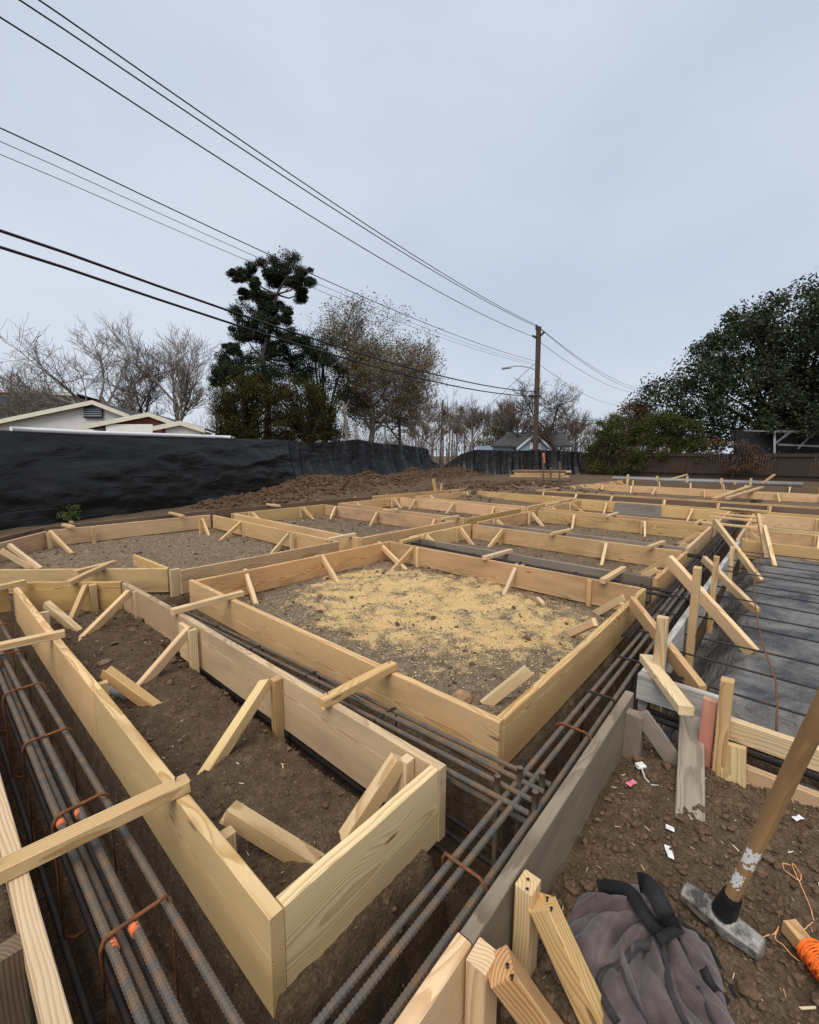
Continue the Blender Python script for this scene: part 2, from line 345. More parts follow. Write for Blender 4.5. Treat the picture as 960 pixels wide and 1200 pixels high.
# ------------------------------------------------------------------ formwork
TK = .038
def form_board(parent, a, b, h, mat, side=1, top=0., bow=0., name='form_board'):
    """board on edge whose visible top edge runs a -> b; side=+1 puts the thickness to the left of a->b"""
    a, b = Vector((a[0], a[1], 0)), Vector((b[0], b[1], 0)); d = (b-a).normalized(); nrm = Vector((-d.y, d.x, 0))*side*TK/2
    z = Vector((0, 0, top-h/2))
    return stick(name, a+nrm+z, b+nrm+z, TK, h, mat, parent, cuts=3, bow=bow, bev=.003, jit=.0018)
def stake(parent, x, y, top=-.008, mat=None, wx=.038, wy=.05, lean=(0, 0), deep=.12):
    g = gz1(x, y)
    return stick('stake', (x-lean[0], y-lean[1], min(g, -.24)-deep), (x, y, top), wx, wy, mat or random.choice([PINE, PINE2, PINE3]), parent, chip=.004, up=(1, 0, 0))
def brace(parent, top, bot, mat=None, wd=.036, ht=.058, chip=.009):
    return stick('brace', top, bot, wd, ht, mat or random.choice([PINE, PINE3, PINE3]), parent, chip=chip, cuts=1)
def sp(parent, px, off=(0, 0), **k):                               # a stake whose top shows at pixel px
    p = at(px, -.008); return stake(parent, p.x+off[0], p.y+off[1], **k)
def bp(parent, ptop, pbot, ztop=-.02, zbot=-.235, **k):            # a brace seen from pixel ptop down to pixel pbot
    t, b = at(ptop, ztop), at(pbot, zbot); b = b+(b-t).normalized()*.05
    return brace(parent, t, b, **k)

# narrow near box, left
bx = thing('formwork_box', (.8, 2.6, -.25), 'long narrow wooden form box between the left bar trench and the sawdust box', 'formwork')
form_board(bx, (.463, .832), (.463, 2.338), .286, PINE3, -1)
form_board(bx, (.463, 2.343), (.463, 4.72), .286, PINE, -1, bow=.004)
form_board(bx, (.504, .832), (1.127, .832), .286, PINE3)
form_board(bx, (1.13, .826), (1.125, 2.95), .286, PINEPINK, -1)
form_board(bx, (1.125, 2.954), (1.10, 4.2), .286, PINEPINK, -1)
form_board(bx, (.525, 4.835), (1.095, 4.235), .286, PINE2, 1)
stick('splice_cleat', (1.105, 3.0, -.15), (1.105, 2.86, -.15), .03, .24, PINE3, bx)
sp(bx, (161, 693), (-.005, 0)); bp(bx, (152, 694), (90, 756))
sp(bx, (108, 685), (0, -.01)); bp(bx, (101, 687), (84, 727))
sp(bx, (49, 711), (.01, 0), top=-.05); bp(bx, (55, 709), (97, 745), ztop=-.05, wd=.045)
sp(bx, (115, 790), (.01, 0), top=-.06); bp(bx, (124, 787), (185, 832), ztop=-.05, wd=.05)
sp(bx, (225, 738)); bp(bx, (221, 739), (162, 808))
sp(bx, (324, 795)); bp(bx, (313, 799), (243, 906), wd=.045, chip=.016)
sp(bx, (476, 889), wx=.04, wy=.045); bp(bx, (466, 893), (410, 978), wd=.05, chip=.022)
sp(bx, (259, 962), (.01, 0), top=-.06, mat=PINE3); bp(bx, (267, 951), (367, 1012), ztop=-.06, wd=.05, mat=PINE2)

# sawdust box
bx = thing('formwork_box', (2.7, 2.3, -.25), 'large wooden form box enclosing ground strewn with yellow sawdust', 'formwork')
form_board(bx, (1.51, .805), (1.513, 3.87), .235, PINE, -1)
form_board(bx, (1.551, .802), (3.99, .80), .235, PINE, 1, bow=-.006)
form_board(bx, (1.553, 3.80), (3.955, 3.765), .235, PINE2, 1)
form_board(bx, (3.968, .842), (3.962, 3.80), .235, PINE2, -1)
for t, b in (((287, 669), (300, 709)), ((377, 652), (395, 682)), ((444, 637), (473, 666)), ((486, 641), (462, 667)), ((606, 663), (592, 696)), ((731, 701), (697, 720)), ((697, 729), (667, 743)), ((620, 785), (572, 823))):
    bp(bx, t, b)
for p in ((281, 670), (373, 651), (440, 637), (490, 642), (612, 662), (692, 680)): sp(bx, p)
stake(bx, 2.95, .865, top=-.06); stake(bx, 2.1, .865, top=-.05); stake(bx, 3.55, .865, top=-.03)
stick('loose_offcut', at((630, 701), -.21), at((637, 708), -.21), .03, .03, PINE3, bx)

# upper-left box with the slanted corner
bx = thing('formwork_box', (2.4, 6.2, -.25), 'wide wooden form box with slanted corners in front of the black tarp', 'formwork')
form_board(bx, (.2, 5.79), (1.535, 4.415), .235, PINE2, 1)
stick('corner_block', (1.575, 4.34, -.26), (1.575, 4.34, .004), .04, .09, PINE3, bx, up=(1, 0, 0))
form_board(bx, (1.60, 4.255), (3.53, 4.25), .235, PINE2, 1)
form_board(bx, (3.50, 4.292), (3.525, 7.78), .235, PINE, -1)
form_board(bx, (1.22, 7.88), (3.52, 7.86), .235, PINE, 1)
form_board(bx, (.3, 6.75), (1.2, 7.83), .235, PINE2, 1)
stick('loose_board', (1.53, 5.32, -.06), (1.555, 4.45, -.06), .03, .12, PINE, bx)
for t, b in (((59, 624), (83, 648)), ((11, 639), (45, 665)), ((1, 645), (33, 664)), ((237, 609), (244, 626)), ((283, 612), (261, 632)), ((339, 626), (320, 648))): bp(bx, t, b)
for p in ((109, 618), (235, 609), (286, 612), (342, 626), (57, 624)): sp(bx, p)

def far_box(x0, x1, y0, y1, label, mats, hh=.235, left=True, seed=0, braces=2, near_mat=None):
    rs = random.Random(seed)
    b = thing('formwork_box', ((x0+x1)/2, (y0+y1)/2, -.25), label, 'formwork')
    j = lambda: rs.uniform(-.02, .02)
    form_board(b, (x0+j(), y0+.045), (x0+j(), y1-.045), hh, near_mat or mats[0], -1)
    form_board(b, (x0, y0+j()), (x1, y0+j()), hh, mats[1], 1)
    form_board(b, (x0, y1+j()), (x1, y1+j()), hh, mats[2], 1)
    form_board(b, (x1+j(), y0+.045), (x1+j(), y1-.045), hh, mats[3], 1)
    n = max(2, int((y1-y0)/1.1))
    for i in range(n):
        y = y0+(i+.5+rs.uniform(-.2, .2))*(y1-y0)/n
        stake(b, x1-.065, y, mat=rs.choice([PINE, PINE3])); brace(b, (x1-.09, y-.04, -.02), (x1-.36+rs.uniform(-.06, .06), y-.05+rs.uniform(-.08, .08), -.26))
    n = max(2, int((x1-x0)/1.1))
    for i in range(n):
        x = x0+(i+.5+rs.uniform(-.2, .2))*(x1-x0)/n
        stake(b, x, y1-.03, mat=rs.choice([PINE, PINE3])); brace(b, (x+.045, y1-.06, -.02), (x+.05+rs.uniform(-.08, .08), y1-.36+rs.uniform(-.06, .06), -.26))
    for i in range(braces):
        x = x0+(i+.5+rs.uniform(-.2, .2))*(x1-x0)/braces
        stake(b, x, y0+.07, mat=rs.choice([PINE, PINE3]), top=-.02); brace(b, (x+.045, y0+.1, -.03), (x+.04, y0+.38, -.26))
    return b
A4 = lambda *m: list(m)
far_box(3.87, 6.03, 4.2, 7.74, 'wooden form box next after the slant-cornered box along the tarp side', A4(PINE, PINE, PINE, PINE2), seed=1)
far_box(6.42, 8.5, 4.22, 7.7, 'wooden form box with heaped brown earth close behind its back board', A4(PINE, PINE2, PINE, PINE), seed=2)
far_box(8.92, 11.9, 4.25, 7.55, 'last wooden form box of the tarp-side row, below the earth mound', A4(PINE, PINE, PINE2, PINE2), seed=3)
far_box(4.40, 5.93, .80, 3.80, 'wooden form box directly behind the sawdust box', A4(GREYW, PINE, PINE, PINE2), seed=4, near_mat=GREYW)
b = far_box(6.2, 8.43, .80, 3.82, 'second wooden form box behind the sawdust box, with weathered grey near board', A4(GREYW, PINE, PINE2, PINE2), seed=5, near_mat=GREYW)
b = far_box(8.82, 11.2, .80, 3.9, 'wooden form box with a grey plywood panel on its far side', A4(PINE2, PINE, PINE, PINE), seed=6)
stick('plywood_panel', (11.12, 3.05, -.13), (11.12, 2.06, -.13), .02, .3, GREYSLAB, b)
far_box(11.6, 13.1, -6, 7.4, 'very long form box with brown weathered boards behind the plywood panel', A4(PINE2, PINE, PINE, BROWNW), seed=7)
far_box(13.6, 18.2, -6, 6.2, 'deep wooden form box under the long grey pipe', A4(PINE2, PINE, PINE2, PINE), seed=8)
far_box(18.7, 23, -5, 6.0, 'farthest wooden form box, next to the brown fence', A4(PINE, PINE, PINE2, BROWNW), seed=9)
far_box(7.3, 8.6, -5, .38, 'low wooden form box closing the far end of the black plastic pit', A4(PINE2, PINE, PINE, PINE2), seed=10)
far_box(8.95, 11.0, -5, .38, 'wooden form box two boards beyond the black plastic pit', A4(PINE, PINE, PINE, PINE), seed=11)

# outer form along the tarp
of = thing('outer_form_board', (6, 8.4, -.2), 'long brown outer form boards running along the foot of the tarp', 'formwork')
for i, (a, b) in enumerate((((1.22, 8.18), (3.9, 8.40)), ((3.91, 8.40), (8.1, 8.35)), ((8.11, 8.35), (12.4, 8.1)))): form_board(of, a, b, .235, BROWNW if i < 2 else PINE2, 1, top=.012)
form_board(of, (.35, 7.2), (1.21, 8.17), .235, BROWNW, 1, top=.012)
for i in range(9): stake(of, 1.6+i*1.2, 8.47, top=.03, mat=random.choice([PINE2, BROWNW]))

# right wall of the main trench
wl = thing('trench_wall_form', (1.2, .44, -.25), 'weathered brown plank wall with new pine end along the main bar trench', 'formwork')
form_board(wl, (.742, .478), (2.14, .482), .27, BROWNW if False else GREYW, -1)
form_board(wl, (-.6, .484), (.738, .482), .27, PINE3, -1)
stake(wl, .945, .405, top=.012, wx=.045, wy=.06, mat=PINE3, deep=.1); brace(wl, (.935, .365, -.005), at((705, 1210), -.25), mat=PINE, wd=.05, ht=.06)
stake(wl, .735, .41, top=.0, wx=.05, wy=.06, mat=PINE3, deep=.1); brace(wl, (.74, .372, .0), at((665, 1240), -.25), mat=PINE2, wd=.055, ht=.06)
stake(wl, 2.03, .41, top=-.035, wx=.07, wy=.055, mat=GREYW); brace(wl, at((750, 836), -.03), at((800, 906), -.27), mat=GREYW, wd=.03, ht=.07)
for c_ in ((.93, .40, .012), (.955, .41, .012), (.935, .35, .02), (.925, .335, .012), (.742, .355, .022), (.735, .34, .015)):
    c_ = Vector(c_); tube('nail', [c_+Vector((0, 0, -.012)), c_+Vector((-.004, -.004, .006)), c_+Vector((-.01, -.002, .009))], .0024, NAILM, wl, 6)
# cement-stained wall beside the pit
vw = thing('pit_wall_form', (3.4, .44, -.3), 'cement-stained grey form wall with tall stakes and long braces beside the plastic pit', 'formwork')
form_board(vw, (2.40, .475), (4.9, .44), .24, WHITEW, -1)
form_board(vw, (4.905, .44), (7.25, .41), .24, WHITEW, -1)
form_board(vw, (2.35, .478), (2.35, .14), .135, WHITEW, 1, name='end_board')
brace(vw, at((811, 840), -.1), at((808, 980), -.26), mat=GREYW, wd=.095, ht=.024)
def tall(p, yy, zb, wx, wy, mat=PINE):
    t = onY(p, yy); return stick('stake', (t.x+.02, yy, zb), t, wx, wy, mat, vw, up=(1, 0, 0), chip=.004)
tall((777, 723), .405, -.35, .05, .05, PINE3); tall((818, 665), .385, -.45, .045, .065); tall((840, 652), .375, -.4, .04, .045); tall((859, 641), .37, -.4, .045, .05)
for n_, (t, b) in enumerate((((784, 656), (883, 766)), ((825, 655), (887, 717)), ((838, 611), (892, 682)), ((889, 604), (898, 656)), ((896, 618), (908, 666)))):
    q = at(b, -.16); brace(vw, onX(t, q.x*1.15), q, mat=PINE if n_ % 2 else PINE3, wd=.04, ht=(.09 if n_ == 0 else .07))
brace(vw, at((741, 706), .03), at((822, 812), -.1), mat=PINE, wd=.04, ht=.09)
p, q = at((757, 771), .022), at((805, 833), .02); stick('nailed_offcut', p, q, .062, .04, PINE3, vw, chip=.003)
# two-rail form
rf = thing('rail_form', (2.2, -.6, -.3), 'low two-rail pine form with short stakes behind the sledgehammer', 'formwork')
stick('rail', (2.2, .1, -.045), (2.15, -1.6, -.045), .038, .09, PINE3, rf); stick('rail', (2.19, .17, -.225), (2.14, -1.6, -.225), .038, .09, PINE, rf)
stick('stake', (2.165, .155, -.3), (2.165, .155, .07), .05, .035, REDW, rf, up=(1, 0, 0), chip=.003)
stick('stake', (2.15, .10, -.32), (2.15, .102, .185), .045, .05, PINE, rf, up=(1, 0, 0), chip=.004)
stick('stake', (2.12, .035, -.40), (2.15, .06, -.085), .085, .03, PINE3, rf, up=(1, 0, 0), chip=.003)
# board left of the left trench
lb = thing('edge_board', (.09, 1.4, -.1), 'muddy pine edge board with a short stake left of the left bar trench', 'formwork')
stick('rail', (.088, -.6, -.045), (.088, 4.0, -.045), .04, .09, PINE3, lb, cuts=2)
stick('stake', (.04, 1.25, -.5), (.04, 1.25, -.03), .045, .06, BROWNW, lb, up=(1, 0, 0), chip=.005)
form_board(lb, (.0, 4.76), (.44, 4.74), .2, PINE2, 1)

# loose ties over the trenches
def tie(p, q, label, z=.021, w_=.05, h_=.04, mat=None, nails=0, group=None):
    a, b = at(p, z), at(q, z); o = thing('cross_tie', a.lerp(b, .5), label, 'wood stick', group)
    stick('bar_of_wood', a, b, w_, h_, mat or random.choice([PINE3, PINE]), o, chip=.003, cuts=1)
    for i in range(nails):
        c = a.lerp(b, (.93, .08)[i]); tube('nail', [c+Vector((0, 0, .02)), c+Vector((0, 0, .034)), c+Vector((.006, .004, .037))], .0028, NAILM, o, 6)
tie((-30, 1036), (220, 917), 'thick pine stick nailed across the left bar trench near the narrow box corner', w_=.052, nails=2)
tie((-20, 762), (76, 742), 'thin pine stick bridging the left bar trench halfway along the narrow box', nails=1)
tie((-30, 695), (29, 682), 'pine stick over the far end of the narrow box')
tie((79, 684), (128, 661), 'pine stick bridging the slanted trench behind the narrow box')
tie((88, 671), (135, 659), 'pine stick lying flat behind the stick over the slanted trench')
tie((202, 717), (284, 695), 'slim pine stick from the narrow box to the far corner of the sawdust box')
tie((376, 824), (461, 780), 'nailed pine stick joining the narrow box to the middle of the sawdust box', nails=2)
tie((74, 615), (86, 618), 'short pine stick next to the weed clump on the outer form board', z=.035)
tie((199, 601), (215, 605), 'short pine stick over the outer form board where the tarp curves', z=.035)
tie((313, 591), (328, 593), 'short pine stick on the outer form board where the earth heap begins', z=.035)
for p, q, lab in (((386, 632), (416, 626), 'pine stick where the slant-cornered, sawdust and next tarp-side boxes meet'), ((449, 598), (466, 597), 'pine stick across the gap between the second and third tarp-side boxes'),
                  ((518, 608), (537, 605), 'pine stick at the near corner of the tarp-side box below the earth heap'), ((470, 635), (490, 630), 'pine stick lying along the far corner of the sawdust box'), ((640, 592), (655, 589), 'pine stick over the lengthwise trench at the box with plywood')):
    tie(p, q, lab)
for p, q, lab in (((567, 654), (599, 645), 'pine stick from the middle of the sawdust box far board to the box behind'), ((706, 681), (731, 666), 'pine stick near the right end of the sawdust box far board'), ((646, 626), (668, 621), 'pine stick bridging the weathered grey board of the second box behind the sawdust'),
                  ((759, 642), (778, 635), 'pine stick bridging the second crosswise trench close to the main trench'), ((712, 605), (724, 601), 'small pine stick in front of the grey plywood panel'), ((815, 614), (822, 610), 'small pine stick at the box corner where the long trench braces start')):
    tie(p, q, lab)
for x, y0, y1 in ((8.62, .25, 1.0), (9.6, .2, 1.0), (10.2, .2, 1.0), (11.5, .2, 1.0)):
    o = thing('cross_tie', (x, .6, .02), 'long thin pine stick across the far stretch of the main bar trench', 'wood stick', 'sticks over the far main trench')
    stick('bar_of_wood', (x, y0, .02), (x+.1, y1, .02), .05, .035, PINE3, o)

# ------------------------------------------------------------------ reinforcing steel
cg = thing('rebar_cage', (.28, 2.3, -.4), 'cage of thick ribbed bars with rusty ties in the left trench', 'rebar')
for x0, x1, z in ((.215, .205, -.075), (.262, .255, -.07), (.345, .315, -.085)):
    b_ = ribbed('bar', (x0, .15, z), (x1, 4.6, z), .0098, REBAR, cg)
    for y in (1.13, 1.66):
        if x0 < .3:
            t = (y+.012-.15)/4.45; xx = x0+(x1-x0)*t; tube('paint_mark', [(xx, y-.028, z), (xx, y+.0, z)], .0122, ORANGEP, b_, 8)
ribbed('bar', (.235, .15, -.10), (.238, 3.2, -.10), .009, REBAR, cg)
for x in (.19, .26, .34): bar('bar', (x, .15, -.50), (x, 4.6, -.50), .011, REBARD, cg)
for y in (1.13, 1.66, 2.2, 2.75, 3.3, 3.9): stirrup(cg, (.27, y, -.052), 'y', .155, .46, .0055)
cg = thing('rebar_cage', (3, .61, -.4), 'long cage of dark bars and stirrups down the main trench', 'rebar')
for y0, y1, z in ((.625, .635, -.065), (.585, .59, -.06), (.52, .535, -.065)): ribbed('bar', (-.3, y0, z), (4.4, y1, z), .009, REBAR, cg)
for y, z in ((.64, -.07), (.60, -.065), (.55, -.07), (.68, -.09), (.72, -.08)): bar('bar', (3.0, y, z), (12.5, y+.01, z), .011, REBARD, cg, seg=20)
for y in (.55, .62, .69): bar('bar', (-.3, y, -.5), (11, y, -.5), .011, REBARD, cg, seg=20)
for x in (.92, 1.75, 2.1, 2.6, 3.1, 3.6, 4.1, 4.6, 5.2, 5.8, 6.4, 7.0): stirrup(cg, (x, .582, -.045), 'x', .15, .46, .005, RUST if x < 2 else REBARD)
cg = thing('rebar_cage', (1.34, 2.2, -.4), 'cage of bars between the narrow box and the sawdust box', 'rebar')
for x, z in ((1.225, -.055), (1.285, -.05), (1.345, -.05), (1.405, -.06), (1.25, -.11)): ribbed('bar', (x-.01, .53, z), (x+.01, 4.0, z-.17), .009, REBAR, cg)
for x in (1.25, 1.33, 1.4): bar('bar', (x, .53, -.46), (x, 4.0, -.46), .012, REBARD, cg)
for x, y in ((1.24, .66), (1.33, .62), (1.36, .55), (1.26, .53)): bar('upright_bar', (x, y, -.5), (x, y, .0), .011, REBAR, cg, n=7, wob=0)
for y in (1.3, 1.9, 2.5, 3.1, 3.7): stirrup(cg, (1.315, y, -.045-.17*(y-.53)/3.47), 'y', .2, .4, .005, REBARD)
for x0, x1, y0, y1, lab in ((4.1, 4.32, .5, 3.8, 'cage of black bars in the crosswise trench right behind the sawdust box'), (6.02, 6.15, .5, 3.8, 'cage of black bars in the second crosswise trench behind the sawdust box')):
    cg = thing('rebar_cage', ((x0+x1)/2, 2, -.4), lab, 'rebar')
    for i in range(4): bar('bar', (x0+(x1-x0)*i/3, y0, -.06-.015*(i % 2)), (x0+(x1-x0)*i/3, y1, -.06), .011, REBARD, cg)
    for y in np.arange(.9, 3.8, .6): stirrup(cg, ((x0+x1)/2, y, -.045), 'y', (x1-x0), .42, .005, REBARD)
cg = thing('rebar_cage', (2.45, -.6, -.35), 'bundle of black ribbed bars in the trench behind the two-rail form', 'rebar')
for x, z in ((2.34, -.20), (2.42, -.21), (2.5, -.2), (2.36, -.42), (2.46, -.42)): ribbed('bar', (x, .45, z), (x-.03, -1.8, z), .013, REBARD, cg)
for y in (.02, -.4, -.9): stirrup(cg, (2.42, y, -.18), 'y', .2, .3, .006, RUST)
mt = thing('rebar_mat', (5, -1, -.1), 'grid of thin dark bars laid over the black plastic sheet', 'rebar')
for i in range(13): bar('bar', (2.68+i*.36, .42, -.09+random.uniform(-.015, .01)), (2.66+i*.36+random.uniform(-.05, .05), -4, -.1), .0062, REBARD, mt, seg=14, wob=.01)
for y in (-.55, -.95, -1.6): bar('bar', (2.4, y, -.085), (7.2, y+.05, -.085), .0062, REBARD, mt, seg=14, wob=.008)
tube('bent_wire', [at(p, -.08) for p in ((893, 647), (887, 665), (884, 682), (884, 700), (888, 728), (893, 752), (902, 778), (910, 800), (911, 830), (910, 857))], .005, RUST, mt, 6)

# ------------------------------------------------------------------ black plastic in the pit
m = NT('black_plastic_dusty'); g = m.n('ShaderNodeNewGeometry').outputs['Position']
dust = m.ramp(m.noise(g, 2.3, 6, .68, .6), [(.4, G(0)), (.62, G(1))])
m.put(m.b, 'Base Color', m.mix(m.math('MULTIPLY', dust, .75), rgb(.03, .031, .034), rgb(.2, .185, .17)))
m.put(m.b, 'Roughness', m.math('MULTIPLY_ADD', dust, .4, .3)); m.b.inputs['Specular IOR Level'].default_value = .6
m.bump(m.math('ADD', m.noise(m.mapping(g, (2.2, 6, 6)), 1.4, 5, .6, .8), m.math('MULTIPLY', m.noise(g, 30, 3, .5), .12)), .8, .06)
PLASTIC = m.m
px_ = np.linspace(2.5, 7.3, 190); py_ = np.linspace(-5, .43, 200); ax, ay = np.meshgrid(px_, py_, indexing='ij')
pz = -.155+.05*fbm(ax, ay, 1.2, 3)+.028*np.abs(fbm(ax*.5, ay*1.6, 2.6, 3))+.012*fbm(ax, ay, 9, 3)
pz = pz-.34*(1-sstep(2.5, 2.82, ax+.1*fbm(ax, ay, 2, 2)))-.38*sstep(.08, .42, ay+.12*fbm(ax, ay, 1.7, 2))
ii = np.arange(189)[:, None]*200+np.arange(199)[None, :]
o = link('plastic_sheet', npmesh('plastic_sheet', np.stack([ax, ay, pz], -1).reshape(-1, 3), np.stack([ii, ii+200, ii+201, ii+1], -1).reshape(-1, 4), PLASTIC, True))
tag(o, 'dusty black plastic sheet spread over the pit under the thin bars', 'plastic sheet')

# ------------------------------------------------------------------ clods, straw, sawdust
ICO = None
def ico():
    bm = bmesh.new(); bmesh.ops.create_icosphere(bm, subdivisions=1, radius=1.); v = np.array([p.co[:] for p in bm.verts]); f = np.array([[q.index for q in p.verts] for p in bm.faces]); bm.free(); return v, f
def scatter(name, pos, size, mat, label, cat, base=None, flat=(.6, .9), jit=.35, stretch=None):
    v0, f0 = base if base is not None else ico(); n = len(pos); k = len(v0)
    sc = size[:, None]*np.stack([rng.uniform(.7, 1.3, n), rng.uniform(.7, 1.3, n), rng.uniform(*flat, n)], -1)
    if stretch is not None: sc *= stretch
    v = v0[None]*(1+rng.uniform(-jit, jit, (n, k, 1))); v = v*sc[:, None, :]
    a = rng.uniform(0, 2*math.pi, n); ca, sa = np.cos(a)[:, None], np.sin(a)[:, None]
    x, y = v[..., 0]*ca-v[..., 1]*sa, v[..., 0]*sa+v[..., 1]*ca
    V = np.stack([x, y, v[..., 2]], -1)+pos[:, None, :]
    Fc = f0[None]+(np.arange(n)*k)[:, None, None]
    o = link(name, npmesh(name, V.reshape(-1, 3), Fc.reshape(-1, f0.shape[1]), mat, False)); return tag(o, label, cat, kind='stuff')
def rnd(n, x0, x1, y0, y1): return np.stack([rng.uniform(x0, x1, n), rng.uniform(y0, y1, n)], -1)
P2 = np.concatenate([rnd(9000, .6, 2.2, -.7, .42), rnd(2200, .5, 1.15, .85, 4.6), rnd(1500, 1.6, 3.95, .85, 3.8), rnd(2600, .5, 3.5, 4.4, 7.8), rnd(1300, 3.9, 8, 4.3, 7.8), rnd(1200, -.5, 4, .45, .85), rnd(900, .1, .45, .2, 4), rnd(700, -.6, .1, .3, 4), rnd(700, 4.4, 8.4, .9, 3.8)])
zz = ground(P2[:, 0], P2[:, 1]); sz = rng.lognormal(math.log(.0042), .62, len(P2)); sz = np.minimum(sz, .03)*np.where(P2[:, 0] > 3.9, 2., 1.)
scatter('dirt_clods', np.column_stack([P2, zz+sz*.25]), sz, CLOD, 'loose brown clods and pebbles lying on the dirt', 'dirt clods')
s = rng.uniform(0, 1, 9000); xx = 4.5+s**.8*22; yy = np.interp(xx, TARPX, TARPY)-.5-np.abs(rng.normal(0, .9, 9000)); P3 = np.column_stack([xx, np.maximum(yy, 8.6)])
P3 = np.concatenate([P3, np.column_stack([rng.normal(15, 2.6, 1800), rng.normal(8.2, 1.4, 1800)])])
zz = ground(P3[:, 0], P3[:, 1]); sz = rng.lognormal(math.log(.03), .7, len(P3)); sz = np.minimum(sz, .11)
scatter('earth_heap_clods', np.column_stack([P3, zz+sz*.2]), sz, MUDPILE, 'rough turned brown earth heaped along the tarp', 'earth heap')
bxv = np.array([[-1, -1, -1], [1, -1, -1], [1, 1, -1], [-1, 1, -1], [-1, -1, 1], [1, -1, 1], [1, 1, 1], [-1, 1, 1]], float); bxf = np.array([[0, 3, 2, 1], [4, 5, 6, 7], [0, 1, 5, 4], [1, 2, 6, 5], [2, 3, 7, 6], [3, 0, 4, 7]])
P2 = np.concatenate([rnd(330, .6, 2.2, -.7, .42), rnd(140, .5, 1.12, .85, 4.6), rnd(1600, 1.6, 3.95, .85, 3.8), rnd(2400, .5, 3.5, 4.4, 7.8), rnd(900, 3.9, 8, 4.3, 7.8), rnd(700, 4.4, 8.4, .9, 3.8)])
zz = ground(P2[:, 0], P2[:, 1]); sz = rng.lognormal(math.log(.0055), .5, len(P2))
scatter('straw_and_chips', np.column_stack([P2, zz+.004]), sz, STRAW, 'scattered straw and pale wood chips on the dirt', 'straw', (bxv, bxf), (.06, .12), .25, np.array([1., .12, 1.]))
n = 24000; P2 = np.column_stack([rng.normal(3.0, .6, n), rng.normal(2.35, .85, n)]); P2 = P2[(P2[:, 0] > 1.65) & (P2[:, 0] < 3.88) & (P2[:, 1] > .95) & (P2[:, 1] < 3.72)]; P2 = P2[fbm(P2[:, 0], P2[:, 1], 2.6, 3)+.35*rng.uniform(-1, 1, len(P2)) > .02]
zz = ground(P2[:, 0], P2[:, 1]); sz = rng.uniform(.001, .0036, len(P2))
scatter('sawdust_flakes', np.column_stack([P2, zz+.003]), sz, SAWD, 'yellow sawdust flakes strewn inside the large form box', 'sawdust', (bxv, bxf), (.1, .3), .4)

# ------------------------------------------------------------------ black tarp fences
m = NT('black_tarp'); g = m.n('ShaderNodeNewGeometry').outputs['Position']
d_ = m.ramp(m.noise(g, .9, 5, .6, .5), [(.4, G(0)), (.75, G(1))])
m.put(m.b, 'Base Color', m.mix(m.math('MULTIPLY', d_, .5), rgb(.008, .0085, .009), rgb(.026, .025, .023)))
m.b.inputs['Roughness'].default_value = .4; m.b.inputs['Specular IOR Level'].default_value = .3
m.bump(m.math('ADD', m.noise(m.mapping(g, (.7, .7, 2.6)), 1.3, 3, .5, 1.2), m.math('MULTIPLY', m.noise(m.mapping(g, (1, 1, 2)), 6., 2, .5, 1.), .18)), .55, .09)
TARP = m.m; TARP.use_backface_culling = False
def row_z(x, y, cols, rows):
    d = Vector((x, y, 1.1))-CAM; k = d.dot(FW); col = CX+F*d.dot(RT)/k
    r = ray(col, float(np.interp(col, cols, rows))); return CAMH+r.z*math.hypot(x, y)/math.hypot(r.x, r.y)
def tarp(name, path, cols, rows, label, n, nh, fold, foot, seed):
    path = np.array(path, float); sl_ = np.r_[0, np.cumsum(np.hypot(*np.diff(path, axis=0).T))]; S = np.linspace(0, sl_[-1], n)
    x, y = np.interp(S, sl_, path[:, 0]), np.interp(S, sl_, path[:, 1])
    tx, ty = np.gradient(x), np.gradient(y); l = np.hypot(tx, ty); nx_, ny_ = ty/l, -tx/l                # towards the plot
    zt = np.array([row_z(a, b, cols, rows) for a, b in zip(x, y)]); zb = ground(x+nx_*.1, y+ny_*.1)-.04
    h = np.linspace(0, 1, nh); SS, HH = np.meshgrid(S, h, indexing='ij')
    hv = np.abs(fbm(SS+seed*7, HH*.15+SS*.0, 1.5, 3))*2                                  # hanging folds
    dg = .6*fbm(SS*.35+seed, HH*2.6+SS*.22, 1.6, 3)+.55*(.25-np.abs(fbm(SS*.22+HH*.5+seed, HH*1.9-SS*.16, 1.7, 2)))
    fo = fold(S)[:, None]
    off = fo*hv*.5*(.35+.65*(1-HH))+(1-fo)*.34*dg*np.sin(HH*math.pi)**.6+.06*fbm(SS, HH*2, 2.8, 3)+foot*(1-HH)**3
    off = off+.22*np.sin(HH*math.pi)*(1-fo)
    Zm = zb[:, None]+(zt-zb)[:, None]*HH
    V = np.stack([x[:, None]+nx_[:, None]*off, y[:, None]+ny_[:, None]*off, Zm], -1)
    ii = np.arange(n-1)[:, None]*nh+np.arange(nh-1)[None, :]
    return V, tag(link(name, npmesh(name, V.reshape(-1, 3), np.stack([ii, ii+nh, ii+nh+1, ii+1], -1).reshape(-1, 4), TARP, True)), label, 'tarp fence')
cols = [-300, 0, 100, 200, 280, 330, 362, 400, 418, 440, 470, 490, 500, 506, 520]; rows = [495, 504, 508.5, 511.5, 514, 515.5, 519, 517, 514.5, 519, 521, 524, 526, 540, 546]
V1, tb = tarp('tarp_fence', list(zip(TARPX, TARPY)), cols, rows, 'long glossy black plastic tarp fence hanging beside the earth heap and the bare trees', 520, 34, lambda s: sstep(13.2, 15.5, s), .35, 1)
tarp('tarp_fence', [(24.05, 18.25), (27, 16.8), (34.2, 12.2)], [500, 508, 522, 540, 556, 600, 640, 680], [541, 543, 545, 532, 527, 528, 527.5, 530], 'black tarp fence across the far end around the utility pole', 220, 20, lambda s: 1+0*s, .25, 5)
